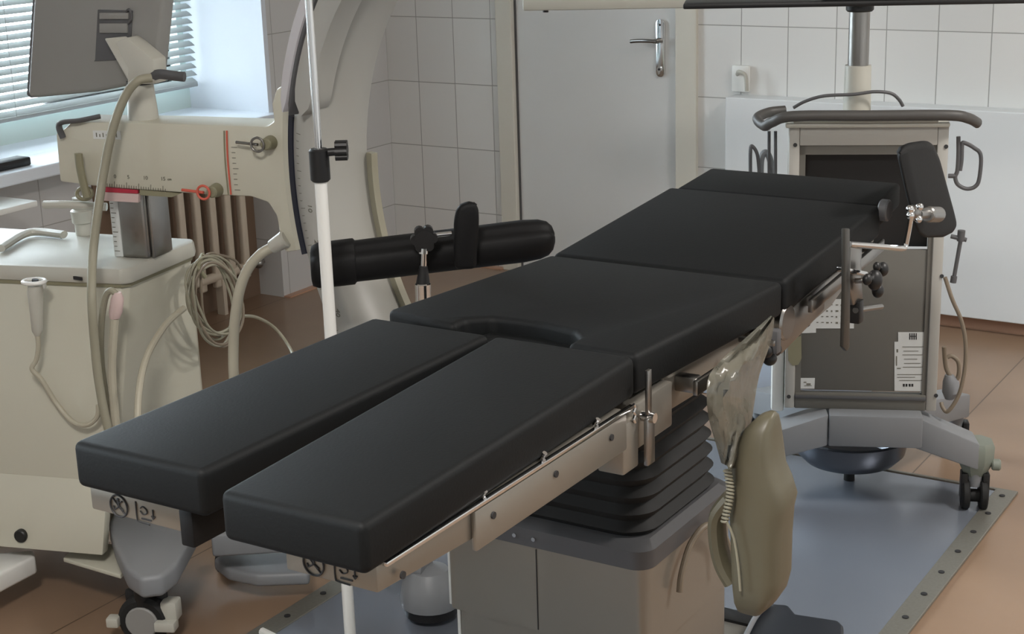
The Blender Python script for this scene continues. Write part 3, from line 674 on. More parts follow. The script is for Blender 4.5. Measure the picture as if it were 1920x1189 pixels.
# under-frames of seat and back, hinge block, rails
sf = obj('seat_frame', MB().hull8([(-1.50, 2.0, .90), (-1.065, 2.0, .90), (-1.065, 2.56, .885), (-1.50, 2.56, .885)], [(-1.50, 2.0, .974), (-1.065, 2.0, .974), (-1.065, 2.56, .947), (-1.50, 2.56, .947)], .005), STEEL, ot)
obj('back_frame', MB().hull8([(-1.48, 2.62, .90), (-1.10, 2.62, .90), (-1.10, 3.22, .94), (-1.48, 3.22, .94)], [(-1.48, 2.62, .948), (-1.10, 2.62, .948), (-1.10, 3.22, .990), (-1.48, 3.22, .990)], .005), STEEL, ot)
hb = obj('hinge_block', MB().box(-1.075, -1.035, 1.965, 2.10, .893, .968, .004).box(-1.075, -1.03, 1.925, 1.975, .87, .95, .004), STEEL, ot)
q = Px(1215, 782, -1.02)
obj('release_lever', MB().box(-1.022, -1.014, q.y-.012, q.y+.012, q.z-.075, q.z+.0, .002).box(-1.022, -1.016, q.y-.006, q.y+.006, q.z, q.z+.075, .001), DCHROME, hb)
obj('pin', MB().cyl((-1.03, q.y, q.z), (-1.008, q.y, q.z), .008), CHROME, hb)
obj('spring_clip', MB().tube([(-1.028, 1.955+.004*(i % 2), .975-.006*i) for i in range(6)], .0022), CHROME, hb)
obj('rail', MB().box(-1.03, -1.020, 2.16, 2.50, .925, .950, .003), DCHROME, sf)
for y_ in (2.18, 2.46): obj('rail_spacer', MB().box(-1.066, -1.029, y_-.012, y_+.012, .925, .952, .003), DCHROME, sf)
obj('rail', MB().box(-1.558, -1.548, 2.08, 2.50, .925, .950, .003).box(-1.55, -1.50, 2.12, 2.14, .925, .95).box(-1.55, -1.50, 2.42, 2.44, .925, .95), DCHROME, sf)
rb = obj('back_joint', MB().cyl((-1.10, 2.60, .93), (-1.045, 2.60, .93), .035, bev=.004).hull8([(-1.09, 2.58, .87), (-1.05, 2.58, .87), (-1.05, 2.80, .90), (-1.09, 2.80, .90)], [(-1.09, 2.58, .945), (-1.05, 2.58, .945), (-1.05, 2.80, .965), (-1.09, 2.80, .965)], .006), DCHROME, ot)
obj('back_rail', MB().hull8([(-1.04, 2.68, .928), (-1.03, 2.68, .928), (-1.03, 3.08, .96), (-1.04, 3.08, .96)], [(-1.04, 2.68, .953), (-1.03, 2.68, .953), (-1.03, 3.08, .985), (-1.04, 3.08, .985)], .002).box(-1.10, -1.035, 2.70, 2.73, .935, .95).box(-1.10, -1.035, 3.03, 3.06, .965, .98), DCHROME, ot)
obj('tilt_bracket', MB().prism([Px(x_, y_, -1.062) for x_, y_ in ((1452, 585), (1530, 545), (1588, 500), (1604, 512), (1560, 575), (1505, 622), (1462, 640), (1448, 620))], (-.03, 0, 0), .006), GREYM, ot)
obj('rail_cap', MB().cyl(Px(1668, 395, -1.03), Px(1668, 395, -1.03)+Vector((-.02, 0, 0)), .023, bev=.003), DGREY, ot)
# column: steel box, collar, bellows
BX0, BX1, BY0, BY1 = -1.53, -1.136, 2.20, 2.56
BX0 = Py(836, 1080, BY0).x
def rrect(x0, x1, y0, y1, z_, r, n=6):
    out = []
    for cx, cy, a0 in ((x1-r, y0+r, -90), (x1-r, y1-r, 0), (x0+r, y1-r, 90), (x0+r, y0+r, 180)):
        for i in range(n+1):
            a = math.radians(a0+90*i/n); out.append(Vector((cx+r*math.cos(a), cy+r*math.sin(a), z_)))
    return out
ZB = .575
ZS = Py(836, 1137, BY0).z      # level of the step in the housing
box_ = MB().loft([rrect(BX0, BX1, BY0, BY1, z_, .022) for z_ in (ZS, ZB)])
obj('column_housing', box_, STEEL, ot, 30)
hp = obj('lower_housing', MB().loft([rrect(BX0+.012, BX1-.004, BY0+.008, BY1, z_, .03) for z_ in (.012, ZS-.0005)]), STEEL, ot, 30)
obj('panel_joint', MB().box(-.0008, .0008, -.0015, .001, ZS+.002, ZB-.004, M=Matrix.Translation(((BX0+BX1)/2-.01, BY0, 0))), INK, ot, None)
ch = MB()
obj('edge_highlight', MB().box(BX0-.003, BX0+.004, BY0+.012, BY0+.03, ZS, ZB-.01, .001), WHITEP, ot)  # white strip painted on as the window's reflection along the corner
obj('edge_highlight', MB().box(BX0+.008, BX0+.015, BY0+.020, BY0+.04, .02, ZS-.001, .001), WHITEP, ot)  # the same painted reflection on the lower housing
obj('collar', MB().loft([rrect(BX0+.004, BX1+.003, BY0-.004, BY1+.003, ZB, .034), rrect(BX0+.002, BX1+.005, BY0-.006, BY1+.004, ZB+.035, .035), rrect(BX0+.018, BX1-.012, BY0+.012, BY1-.01, ZB+.046, .03)]), DGREY, ot, 30)
for x_ in (BX0+.16, BX0+.20): obj('collar_screw', MB().cyl((x_, BY0-.004, ZB+.018), (x_, BY0-.009, ZB+.018), .004, seg=10), CHROME, ot)
bw = []; n_ = 9; z0 = ZB+.04; z1 = .895
for i in range(n_):
    k = i/(n_-1); e = .012*k
    za = z0 + (z1-z0)*i/n_; zb = z0 + (z1-z0)*(i+.5)/n_
    bw.append(rrect(BX0+.034+e, BX1-.024-e, BY0+.029+e, BY1-.03-e, za, .05))
    bw.append(rrect(BX0+.022+e, BX1-.012-e, BY0+.017+e, BY1-.008-e, zb, .06))
obj('bellows', MB().loft(bw), RUBBER, ot, 70)
# foot plate of the table, running back under the head end
obj('base_plate', MB().box(-1.46, -1.27, 2.3, 3.05, .012, .07, .012), STEEL, ot)
q0, q1, q2 = Pz(1475, 1135, .09), Pz(1575, 1160, .09), Pz(1420, 1240, .09)
obj('base_cover', MB().hull8([(-1.46, 3.0, .012), (-1.27, 3.0, .012), (-1.27, 3.1, .012), (-1.46, 3.1, .012)], [(-1.46, 3.0, .08), (-1.27, 3.0, .08), (-1.27, 3.09, .06), (-1.46, 3.09, .06)], .012), BLACK, ot)
# foot switch beside the base (dark wedge at the lower right)
fs = thing('foot_switch', 'dark blue grey foot pedal unit on the metal floor plate right of the table base', 'foot pedal', (-1.12, 2.62, .007))
zf = .13
pr_ = [Pz(1478, 1133, zf), Pz(1492, 1150, zf), Pz(1572, 1162, zf), Pz(1582, 1172, zf), Pz(1582, 1260, zf), Pz(1370, 1260, zf), Pz(1400, 1180, zf), Pz(1440, 1130, zf)]
obj('housing', MB().hull8([Vector((p.x, p.y, .007)) for p in pr_], pr_, .008, 3), mat('dark slate plastic', (36, 40, 47), .4), fs)
obj('side_plate', MB().tube([Pz(1440, 1131, zf+.006), Pz(1415, 1160, zf+.006), Pz(1388, 1215, zf+.006)], .006), SILVER, fs)

# plastic cover and sack hanging from the rail on the right-hand side
hc = thing('hanging_cover', 'translucent creased plastic cover with beige sack hanging from the table side rail', 'plastic cover', (-.99, 2.3, .5))
XS = -.975
sh = [(1445, 592), (1452, 620), (1438, 655), (1424, 705), (1412, 760), (1408, 800), (1395, 835), (1372, 885), (1352, 870), (1345, 835), (1330, 790), (1324, 745), (1330, 705), (1355, 672), (1372, 650), (1410, 625)]
b = MB(); pts = [Px(x, y, XS) for x, y in sh]
cen = Px(1385, 720, XS) + Vector((.03, 0, 0))
bmx = bmesh.new(); V = [bmx.verts.new(p) for p in pts]
grid = []
N_ = 9
left = [(1445, 592), (1400, 632), (1360, 668), (1330, 703), (1325, 745), (1330, 790), (1343, 835), (1352, 868)]
right = [(1452, 596), (1448, 632), (1436, 668), (1424, 703), (1416, 745), (1409, 790), (1394, 835), (1376, 880)]
left = [Vector((x, y, 0)) for x, y in left]; right = [Vector((x, y, 0)) for x, y in right]
left = catmull(left, 3); right = catmull(right, 3); bmx.free()
def sheet(off):
    rows = []
    for i, (a, c_) in enumerate(zip(left, right)):
        row = []
        for j in range(N_+1):
            t_ = j/N_; p = a.lerp(c_, t_)
            d_ = .016*math.sin(t_*PI)*(.5+.5*math.sin(t_*9+i*.35)) + .012*math.sin(t_*PI) + .004*math.sin(i*1.1+j*2.3)
            row.append(Px(p.x, p.y, XS + d_ + off))
        rows.append(row)
    return rows
r1 = sheet(.0); r2 = sheet(-.0015)
sm = MB(); bb = bmesh.new()
for rows, fl in ((r1, 0), (r2, 1)):
    G = [[bb.verts.new(p) for p in r] for r in rows]
    for i in range(len(G)-1):
        for j in range(N_): bb.faces.new((G[i][j], G[i][j+1], G[i+1][j+1], G[i+1][j]) if not fl else (G[i][j], G[i+1][j], G[i+1][j+1], G[i][j+1]))
sm._add(bb)
obj('sheet', sm, SHEET, hc, 80)
# sack: rounded body hanging below and behind the sheet
YS = 2.23
def sring(y, xl, xr_, k):
    L_, R_ = Py(xl, y, YS), Py(xr_, y, YS); c_ = (L_+R_)/2; hw_ = (R_.x-L_.x)/2 - k*.16
    f_ = lambda v: math.copysign(abs(v)**.55, v)
    return [c_ + Vector((hw_*f_(math.cos(2*PI*i/28)), k*f_(math.sin(2*PI*i/28)), .0)) for i in range(28)]
SKX = [(772, 1440, 1454, .006), (780, 1422, 1459, .02), (800, 1400, 1462, .034), (830, 1384, 1466, .042), (870, 1372, 1472, .045), (895, 1370, 1484, .047), (925, 1370, 1494, .048), (950, 1371, 1488, .048), (1000, 1373, 1484, .048), (1070, 1375, 1482, .047), (1100, 1377, 1474, .045), (1125, 1379, 1456, .036), (1142, 1384, 1436, .022), (1150, 1392, 1424, .008)]
obj('sack', MB().loft([sring(*a) for a in SKX]), BAGP, hc, 80)
obj('strap', MB().tube([Py(1372, 930, YS), Py(1347, 965, YS), Py(1346, 1010, YS), Py(1356, 1055, YS), Py(1375, 1090, YS)], .014, rx=.024), BAGP, hc)
obj('hook', MB().box(-1.035, -.970, Px(1448, 596, XS).y-.004, Px(1448, 596, XS).y+.004, .962, .972, .002), DCHROME, hc)
# coiled handset cord in front of the sack
pts = []
for i in range(150):
    k = i/149; y = 880+k*100; x = 1363+6*math.sin(k*4)
    a = i*PI/5; p = Py(x+6*math.cos(a), y, YS-.058+.006*math.sin(a)); pts.append(p)
pts = [Py(1360, 862, YS-.055)] + pts + [Py(1376, 1010, YS-.058), Py(1384, 1060, YS-.058), Py(1388, 1108, YS-.055)]
tag(obj('coiled_cord', MB().tube(pts, .0022, 6, 2), CABLE), 'coiled grey handset cord hanging in front of the beige sack', 'cord')
# thin stethoscope-like cable lying against the steel column housing
tag(obj('hanging_cable', MB().tube([Px(1372, 1040, -1.10), Px(1355, 1000, -1.11), Px(1325, 985, -1.11), Px(1295, 1020, -1.12), Px(1278, 1075, -1.12), Px(1274, 1110, -1.12)], .006), CABLE3), 'brown grey cable bent in an arch against the steel column', 'cable')

# ================================================================ ARM SUPPORT, LEFT SIDE OF THE TABLE
aL = Pz(588, 504, .935); aR = Pz(1042, 450, .97)
au = (aR-aL).normalized(); asd = Vector((au.y, -au.x, 0)).normalized()   # towards the camera
ab = thing('limb_support', 'black padded half-round limb support on a chrome post at the table left edge', 'limb support', Pz(795, 550, .9))
def gut_(k, r):
    c_ = aL.lerp(aR, k) + Vector((0, 0, .006)); out = []
    for i in range(28):
        a = 2*PI*i/28; ca, sa = math.cos(a), math.sin(a)
        f_ = lambda v: math.copysign(abs(v)**.8, v)
        dent = .010*math.exp(-((a-2.3)/.35)**2)       # shallow trough along the near upper side
        out.append(c_ + asd*((r*1.05-dent)*f_(ca)*-1) + Vector((0, 0, (r-dent)*f_(sa))))
    return out
gp = obj('gutter_pad', MB().loft([gut_(.015, .036), gut_(.05, .043), gut_(.3, .044), (gut_(.6, .044)), gut_(.86, .045), gut_(.93, .042), gut_(.965, .036), gut_(.985, .026), gut_(.995, .012)]), PADS, ab, 60)
obj('strap_cuff', MB().loft([gut_(-.01, .030), gut_(-.005, .042), gut_(.02, .0475), gut_(.10, .0485), gut_(.165, .0485), gut_(.175, .043)]), PADS, gp, 60)
pq = Pv(795, 500, (aL.lerp(aR, .43).x+asd.x*.062, aL.lerp(aR, .43).y+asd.y*.062), math.degrees(math.atan2(au.y, au.x)))
def Pg(px, py, k=.062):
    c_ = aL.lerp(aR, .5)+asd*k; return Pv(px, py, (c_.x, c_.y), math.degrees(math.atan2(au.y, au.x)))
obj('post', MB().cyl(Pg(795, 590, .072), Pg(793, 530, .072), .017, bev=.003).cyl(Pg(794, 500, .072), Pg(795, 474, .072), .007), CHROME, ab)
obj('joint', MB().cyl(Pg(793, 534, .072), Pg(794, 497, .072), .015, .009, bev=.003), BLACK, ab)
kn = Pg(795, 447, .07)
st = MB()
for i in range(6):
    a = i*PI/3; st.cyl(kn-asd*.01+au*(.018*math.cos(a))+Vector((0, 0, .018*math.sin(a))), kn+asd*.012+au*(.018*math.cos(a))+Vector((0, 0, .018*math.sin(a))), .011, seg=12)
obj('star_knob', st.cyl(kn-asd*.015, kn+asd*.014, .02), BLACK, ab)
obj('knob_rod', MB().cyl(kn+Vector((0, 0, .004)), Pg(846, 438, .06), .0055).cyl(kn, Pg(794, 475, .072), .012), CHROME, ab)
pdl = [(850, 470), (850, 410), (856, 385), (870, 376), (886, 375), (895, 382), (897, 400), (896, 440), (893, 470), (892, 500), (852, 502)]
obj('side_paddle', MB().prism([Pg(x, y, .05) for x, y in pdl], asd*.028, .011, 4), PADS, ab, 60)

# ================================================================ LEG SUPPORT ON THE RIGHT RAIL
XL = -.985
ls = thing('leg_support', 'black padded leg support with chrome ball joint and star knob on the right rail', 'leg support', Px(1590, 520, XL))
def Pl(px, py, k=0): return Px(px, py, XL+k)
pdp = [(1684, 292), (1690, 280), (1705, 273), (1738, 268), (1752, 274), (1764, 302), (1792, 405), (1796, 425), (1788, 440), (1770, 449), (1735, 450), (1722, 440), (1712, 415), (1697, 350)]
obj('support_pad', MB().prism([Pl(x, y, .0) for x, y in pdp], (-.022, .05, 0), .012, 4), PADS, ls, 60)
g0, g1 = Pl(1722, 402, .04), Pl(1757, 402, .03)
obj('joint_barrel', MB().cyl(g0.lerp(g1, .45), g1+(g1-g0)*.05, .017, bev=.003).cyl(g0, g1, .009), DCHROME, ls)
for x, y in ((1706, 392), (1707, 404), (1724, 388), (1722, 411)):
    obj('ball_end', MB().ball(Pl(x, y, .045), .008), CHROME, ls)
obj('clamp_body', MB().ball(Pl(1714, 399, .035), .014, 1, 1, 1.2), DCHROME, ls)
obj('bent_rod', MB().tube([Pl(1708, 405, .04), Pl(1704, 430, .035), Pl(1698, 460, .03)], .0055).tube([Pl(1698, 458, .03), Pl(1696, 465, .03), Pl(1688, 466, .028)], .0055).tube([Pl(1690, 466, .03), Pl(1640, 462, .02), Pl(1592, 458, .012)], .006), CHROME, ls)
obj('clamp_bracket', MB().prism([Pl(1582, 455, 0), Pl(1604, 457, 0), Pl(1602, 512, 0), Pl(1606, 560, 0), Pl(1588, 572, 0), Pl(1580, 540, 0)], (.014, 0, 0), .003), DCHROME, ls)
obj('clamp_plate', MB().prism([Pl(1568, 500, 0), Pl(1605, 507, 0), Pl(1606, 516, 0), Pl(1568, 510, 0)], (.024, 0, 0), .002), CHROME, ls)
obj('vertical_bar', MB().prism([Pl(1577, 428, .016), Pl(1586, 428, .016), Pl(1587, 540, .016), Pl(1586, 650, .016), Pl(1581, 658, .016), Pl(1574, 650, .016), Pl(1577, 540, .016)], (.008, 0, 0), .002), mat('dark steel bar', (78, 76, 72), .4, metal=.6), ls)
kc = Pl(1640, 525, .05); st = MB()
obj('knob_rod', MB().cyl(Pl(1600, 527, .01), kc, .005), DCHROME, ls)
for x, y, r in ((1655, 505, .014), (1646, 545, .014), (1626, 524, .011), (1644, 500, .009)):
    st.ball(Pl(x, y, .05), r, .8, 1, 1)
obj('star_knob', st.ball(kc, .018, .8, 1, 1.1), BLACK, ls)
obj('crank_lever', MB().tube([Pl(1604, 582, .012), Pl(1630, 578, .012), Pl(1652, 575, .012)], .006), DCHROME, ls)
obj('lower_clamp', MB().box(-.018, .02, -.012, .012, -.025, .02, .003, M=Matrix.Translation(Pl(1597, 580, 0))), BLACK, ls)
# clamp at the seat rail's far end, black knob hanging below
rc = thing('rail_clamp', 'small black rail clamp knob below the table joint beside the plastic cover', 'clamp', Px(1447, 660, -1.0))
st = MB()
for x, y in ((1440, 640), (1452, 655), (1443, 672), (1436, 658)): st.ball(Px(x, y, -1.0), .013)
obj('knob', st, BLACK, rc)
obj('clamp', MB().box(-.012, .014, -.010, .010, -.02, .022, .003, M=Matrix.Translation(Px(1447, 640, -.995))), DGREY, rc)

# ================================================================ DRIP STAND
ivx, ivy = -1.953, 2.392
iv = thing('drip_stand', 'white and chrome drip stand with black clamp between the machine and table', 'drip stand', (ivx, ivy, 0))
zc = Py(605, 310, ivy).z; zt = 2.2
px_fix = Py(630, 620, ivy)
def iv_at(z_): return Vector((ivx, ivy, z_))
obj('lower_tube', MB().cyl(iv_at(.04), iv_at(zc), .0125, seg=20), WHITEP, iv)
obj('upper_rod', MB().cyl(iv_at(zc), iv_at(zt), .0075, seg=16), CHROME, iv)
ic = obj('clamp_sleeve', MB().cyl(iv_at(zc-.033), iv_at(zc+.033), .020, bev=.004), BLACK, iv)
kd = Vector((CR.x, CR.y, 0)).normalized()
st = MB().cyl(iv_at(zc+.024), iv_at(zc+.026)+kd*.04, .008)
kc = iv_at(zc+.028)+kd*.045
for i in range(6):
    a = i*PI/3; e = Vector((0, 0, 1))*(.013*math.sin(a)) + Vector((-kd.y, kd.x, 0))*(.013*math.cos(a))
    st.cyl(kc+e-kd*.012, kc+e+kd*.012, .008, seg=10)
obj('clamp_knob', st.cyl(kc-kd*.012, kc+kd*.012, .013), BLACK, ic)
obj('hook_bar', MB().tube([iv_at(zt)+Vector((-.12, 0, .03)), iv_at(zt)+Vector((-.08, 0, -.01)), iv_at(zt), iv_at(zt)+Vector((.08, 0, -.01)), iv_at(zt)+Vector((.12, 0, .03))], .004), CHROME, iv)
obj('hub', MB().cyl(iv_at(.045), iv_at(.10), .025, bev=.005), WHITEP, iv)
tipp = Pz(492, 1188, .04); a0 = math.atan2(tipp.y-ivy, tipp.x-ivx)
for i in range(3):
    a = a0+i*2*PI/3; rr = min((Vector((tipp.x-ivx, tipp.y-ivy, 0))).length, .36)
    e = Vector((math.cos(a), math.sin(a), 0))
    lg_ = obj('leg', MB().tube([iv_at(.06), iv_at(.055)+e*.15, iv_at(.045)+e*rr], .010), WHITEP, iv)
    obj('castor', MB().cyl(iv_at(.02)+e*rr+Vector((-e.y, e.x, 0))*.008, iv_at(.02)+e*rr-Vector((-e.y, e.x, 0))*.008, .02).cyl(iv_at(.02)+e*rr, iv_at(.05)+e*rr, .007), RUBBER, lg_)

# ================================================================ EQUIPMENT CART (right)
F0 = (-1.362, 3.945); FAc = 23.0
cu2 = Vector((math.cos(math.radians(FAc)), math.sin(math.radians(FAc)), 0)); cv = Vector((-cu2.y, cu2.x, 0))   # cv away from the camera
def Pc(px, py, k=0.0): return Pv(px, py, (F0[0]-cv.x*k, F0[1]-cv.y*k), FAc)
ec = thing('equipment_cart', 'tall grey equipment cart with dark rear opening and monitor pole on splayed casters', 'cart', (-1.4, 4.1, 0))
DP = .15
def quad(px0, py0, px1, py1, k=0): return [Pc(px0, py1, k), Pc(px1, py1, k), Pc(px1, py0, k), Pc(px0, py0, k)]
tl, tr_, brr, bll = Pc(1476, 232), Pc(1784, 243), Pc(1751, 772), Pc(1474, 765)
ztop, zbot = (tl.z+tr_.z)/2, (brr.z+bll.z)/2
uL = (tl-Vector((*F0, 0))).dot(cu2); uR = (tr_-Vector((*F0, 0))).dot(cu2)
uRb = (brr-Vector((*F0, 0))).dot(cu2); uLb = (bll-Vector((*F0, 0))).dot(cu2)
uL = (uL+uLb)/2; uR = (uR+uRb)/2
CM = Matrix.Translation((F0[0], F0[1], 0)) @ Matrix.Rotation(math.radians(FAc), 4, 'Z')
def cbx(*a, **k): return MB(CM).box(*a, **k)
fw = .028
fr_ = cbx(uL, uL+fw, 0, DP, zbot, ztop, bev=.004).box(uR-fw, uR, 0, DP, zbot, ztop, .004).box(uL+fw, uR-fw, 0, DP, ztop-.05, ztop, .003)
obj('lower_rail', cbx(uL+fw, uR-fw, 0, .03, zbot, zbot+.045, bev=.003), PANELG, ec)
obj('frame', fr_, CABF, ec)
obj('inner_frame', cbx(uL+fw, uR-fw, .006, .02, ztop-.075, ztop-.049).box(uL+fw, uL+fw+.016, .006, .02, zbot+.04, ztop-.05).box(uR-fw-.012, uR-fw, .006, .02, zbot+.04, ztop-.05), PANELG, ec)
zp = Pc(1640, 470).z
zp2 = Pc(1600, 735).z
obj('rear_panel', cbx(uL+fw+.014, uR-fw-.01, .010, .024, zp2, zp, bev=.002), PANELG, ec)
obj('lower_step', cbx(uL+fw, uR-fw, -.004, .02, zbot+.03, zp2-.012, bev=.002), DGREY, ec)
obj('side_panel', cbx(uL+.003, uL+.012, .01, DP, zbot, ztop).box(uR-.012, uR-.003, .01, DP, zbot, ztop), CABF, ec)
obj('dark_interior', cbx(uL+fw+.014, uR-fw-.01, .05, .06, zp, ztop-.07), BLACK, ec)
for px, py in ((1491, 272), (1774, 275), (1766, 518), (1479, 744), (1755, 742)):
    obj('screw', MB().cyl(Pc(px, py, -.002), Pc(px, py, .002), .0055, seg=12), INK, ec)
# left side plate with rounded slot
sp = [(1458, 652), (1466, 642), (1506, 626), (1508, 690), (1506, 770), (1474, 795), (1460, 745), (1454, 700)]
obj('side_bumper', MB(CM).box(uL-.036, uL, .02, .09, zbot-.02, zbot+.24, .01), WHITEP, ec)
obj('slot', MB().prism([Pc(1477, 640, .001), Pc(1502, 630, .001), Pc(1503, 672, .001), Pc(1497, 684, .001), Pc(1486, 686, .001), Pc(1478, 676, .001)], cv*.004), OLIVE, ec)
# top: tray board and bumper rail
obj('top_board', cbx(uL-.01, uR+.0, -.02, DP+.02, ztop, ztop+.012, bev=.004), CREAM2, ec)
rl = [Pc(1432, 243, -.06), Pc(1423, 234, -.10), Pc(1432, 226, -.14)]
zr = ztop+.034
def cp(u, v, z_): return CM @ Vector((u, v, z_))
obj('bumper_rail', MB().tube([cp(uL-.01, .14, zr-.012), cp(uL-.055, .12, zr-.014), cp(uL-.085, .07, zr-.022), cp(uL-.065, .02, zr-.034), cp(uL-.045, -.005, zr-.02), cp(uL+.01, -.035, zr), cp((uL+uR)/2, -.04, zr+.001), cp(uR-.01, -.035, zr), cp(uR+.045, -.01, zr-.012), cp(uR+.075, .035, zr-.032)], .014, 12, 8, rx=.012), RAILG, ec)
obj('top_plinth', cbx(uL+.01, uR-.03, -.02, DP-.02, ztop+.012, ztop+.018, bev=.002), CREAM2, ec)
# pole
pc_ = (uL+uR)/2-.01
p0 = Pc(1607, 190, -.06)
pu = (p0-Vector((*F0, 0))).dot(cu2)
zcol = Pc(1607, 122, -.06).z; zpt = Pc(1607, 14, -.06).z
obj('pole_collar', MB(CM).cyl((pu, .06, ztop+.005), (pu, .06, zcol), .037, .034), CREAM2, ec)
obj('pole', MB(CM).cyl((pu, .06, zcol), (pu, .06, zpt+.3), .027), DCHROME, ec)
obj('pole_cap', MB(CM).cyl((pu, .06, zpt-.01), (pu, .06, zpt+.02), .036, bev=.004), BLACK, ec)
tag(obj('top_cable', MB().tube([Pc(1488, 202, -.03), Pc(1510, 190, -.02), Pc(1545, 180, -.012), Pc(1600, 177, -.008), Pc(1640, 172, -.012), Pc(1670, 175, -.02), Pc(1685, 186, -.025), Pc(1693, 199, -.03)], .0045), DGREY), 'thin grey cable arching over the cart top around the pole', 'cable')
# shelf and monitor carried by the pole (only their lower edges show)
za = zpt
zl = Pc(1800, 10, -.1).z
obj('monitor_stand', MB(CM).box(pu-.455, pu+.66, .0, .12, zpt+.008, zpt+.022, .004), BLACK, ec)
mt_ = obj('monitor', MB(CM).box(pu-.10, pu+.60, .03, .10, zpt+.022, zpt+.42, .01), BLACK, ec)
obj('screen', MB(CM).box(pu-.08, pu+.58, .10, .102, zpt+.05, zpt+.40), INK, mt_)
cs = Py(985, 17, 4.75); ce = Py(1480, 10, 4.55)
c0 = Pc(980, 18, -.19); u0 = (c0-Vector((*F0, 0))).dot(cu2)
kb = obj('keyboard_shelf', MB(CM).box(u0, pu-.02, .19, .42, c0.z-.004, c0.z+.035, .006), CREAM2, ec)
obj('shelf_foot', MB().cyl(Pc(1023, 18, -.26), Pc(1023, 23, -.26), .008), INK, ec)
# side handles
hq = obj('side_handle', MB().tube([Pc(*q, -.05) for q in ((1797, 256), (1797, 290), (1795, 320), (1791, 332), (1796, 346), (1812, 354), (1828, 350), (1836, 335), (1839, 292), (1826, 277), (1808, 268), (1804, 272), (1803, 300), (1800, 320))], .0055), DGREY, ec)
obj('handle_arm', MB().cyl(Pc(1778, 330, -.05), Pc(1792, 330, -.05), .006), DGREY, ec)
obj('side_handle', MB().tube([Pc(1407, 330, -.1), Pc(1407, 285, -.1), Pc(1410, 274, -.1), Pc(1420, 290, -.1), Pc(1424, 330, -.1)], .005), DGREY, ec)
obj('hanger_rod', MB().cyl(Pc(1442, 246, -.1), Pc(1442, 330, -.1), .0045).cyl(Pc(1454, 246, -.08), Pc(1454, 330, -.08), .0045), DGREY, ec)
tag(obj('grey_hose', MB().tube([Pc(1426, 335, -.14), Pc(1427, 300, -.14), Pc(1434, 286, -.14), Pc(1443, 296, -.14), Pc(1452, 335, -.14)], .009), SILVER), 'short loop of pale grey hose at the upper left side of the cart', 'hose')
# vertical T-bar at the right side
obj('tee_bar', MB().cyl(Pc(1803, 440, -.02), Pc(1788, 525, -.02), .0055).cyl(Pc(1789, 518, -.02), Pc(1787, 530, -.02), .0085).cyl(Pc(1803, 432, -.02), Pc(1801, 452, -.02), .010).tube([Pc(1783, 443, -.02), Pc(1800, 447, -.02), Pc(1812, 450, -.02)], .006), DGREY, ec)
tag(obj('power_cable', MB().tube([Pc(1772, 520, -.01), Pc(1785, 560, -.01), Pc(1802, 600, -.01), Pc(1810, 640, -.01), Pc(1809, 690, -.01), Pc(1798, 740, -.01), Pc(1778, 771, -.01), Pc(1768, 765, -.02), Pc(1765, 755, -.03)], .0055), CABLE3), 'long thin cable drooping down the right side of the cart', 'cable')
pl_ = thing('plug_lead', 'dark looped lead with grey plug at the lower right side of the cart', 'plug', Pc(1785, 740, -.08))
obj('lead', MB().tube([Pc(1770, 650, -.06), Pc(1774, 690, -.07), Pc(1788, 712, -.07), Pc(1797, 705, -.07), Pc(1797, 680, -.07), Pc(1785, 668, -.07), Pc(1776, 670, -.07)], .006), CABLE3, pl_)
obj('plug', MB().loft([MB().ring(Pc(*q, -.07), Vector((0, 0, 1)), r, 16) for q, r in (((1780, 703), .012), ((1783, 715), .022), ((1783, 735), .024), ((1780, 748), .012))]), SILVER, pl_)
# base: cross beam and splayed legs
bz0, bz1 = zbot-.115, zbot-.005
obj('base_beam', cbx(-.125+.03, .155, -.055, .10, Pc(1610, 838, .05).z, Pc(1610, 779, .05).z, bev=.006), SILVER, ec)
zb0, zb1 = Pc(1610, 838, .05).z, Pc(1610, 779, .05).z
fR = Vector((-1.085, 4.075, 0))
def leg(a, b, z0_, z1_, w_, za0, za1):
    d_ = (b-a).normalized(); n__ = Vector((-d_.y, d_.x, 0))*w_/2
    return MB().hull8([a-n__+Vector((0, 0, z0_)), a+n__+Vector((0, 0, z0_)), b+n__+Vector((0, 0, za0)), b-n__+Vector((0, 0, za0))], [a-n__+Vector((0, 0, z1_)), a+n__+Vector((0, 0, z1_)), b+n__+Vector((0, 0, za1)), b-n__+Vector((0, 0, za1))], .006)
a_ = cp(.13, .0, 0)
l1 = obj('leg', leg(a_, fR, zb0, zb1, .10, .128, .205), SILVER, ec)
obj('leg_cap', MB().lathe((fR.x, fR.y, .10), [(.030, 0), (.040, .02), (.05, .04), (.052, .085), (.046, .098), (.01, .102)], 8), mat('grey green plastic', (128, 134, 124), .5), l1)
obj('leg_nub', MB().cyl((fR.x+.045, fR.y, .135), (fR.x+.068, fR.y+.008, .135), .016, bev=.004), mat('grey green plastic', (128, 134, 124), .5), l1)
fL = cp(-.33, -.02, 0); fBL = cp(-.28, .42, 0); fBR = cp(.30, .42, 0)
a2 = cp(-.10, .0, 0)
l2 = obj('leg', leg(a2, fL, zb0, zb1, .10, .128, .205), SILVER, ec)
obj('leg', leg(cp(-.05, .08, 0), fBL, zb0, zb1, .09, .128, .20), SILVER, ec)
obj('leg', leg(cp(.08, .08, 0), fBR, zb0, zb1, .09, .128, .20), SILVER, ec)
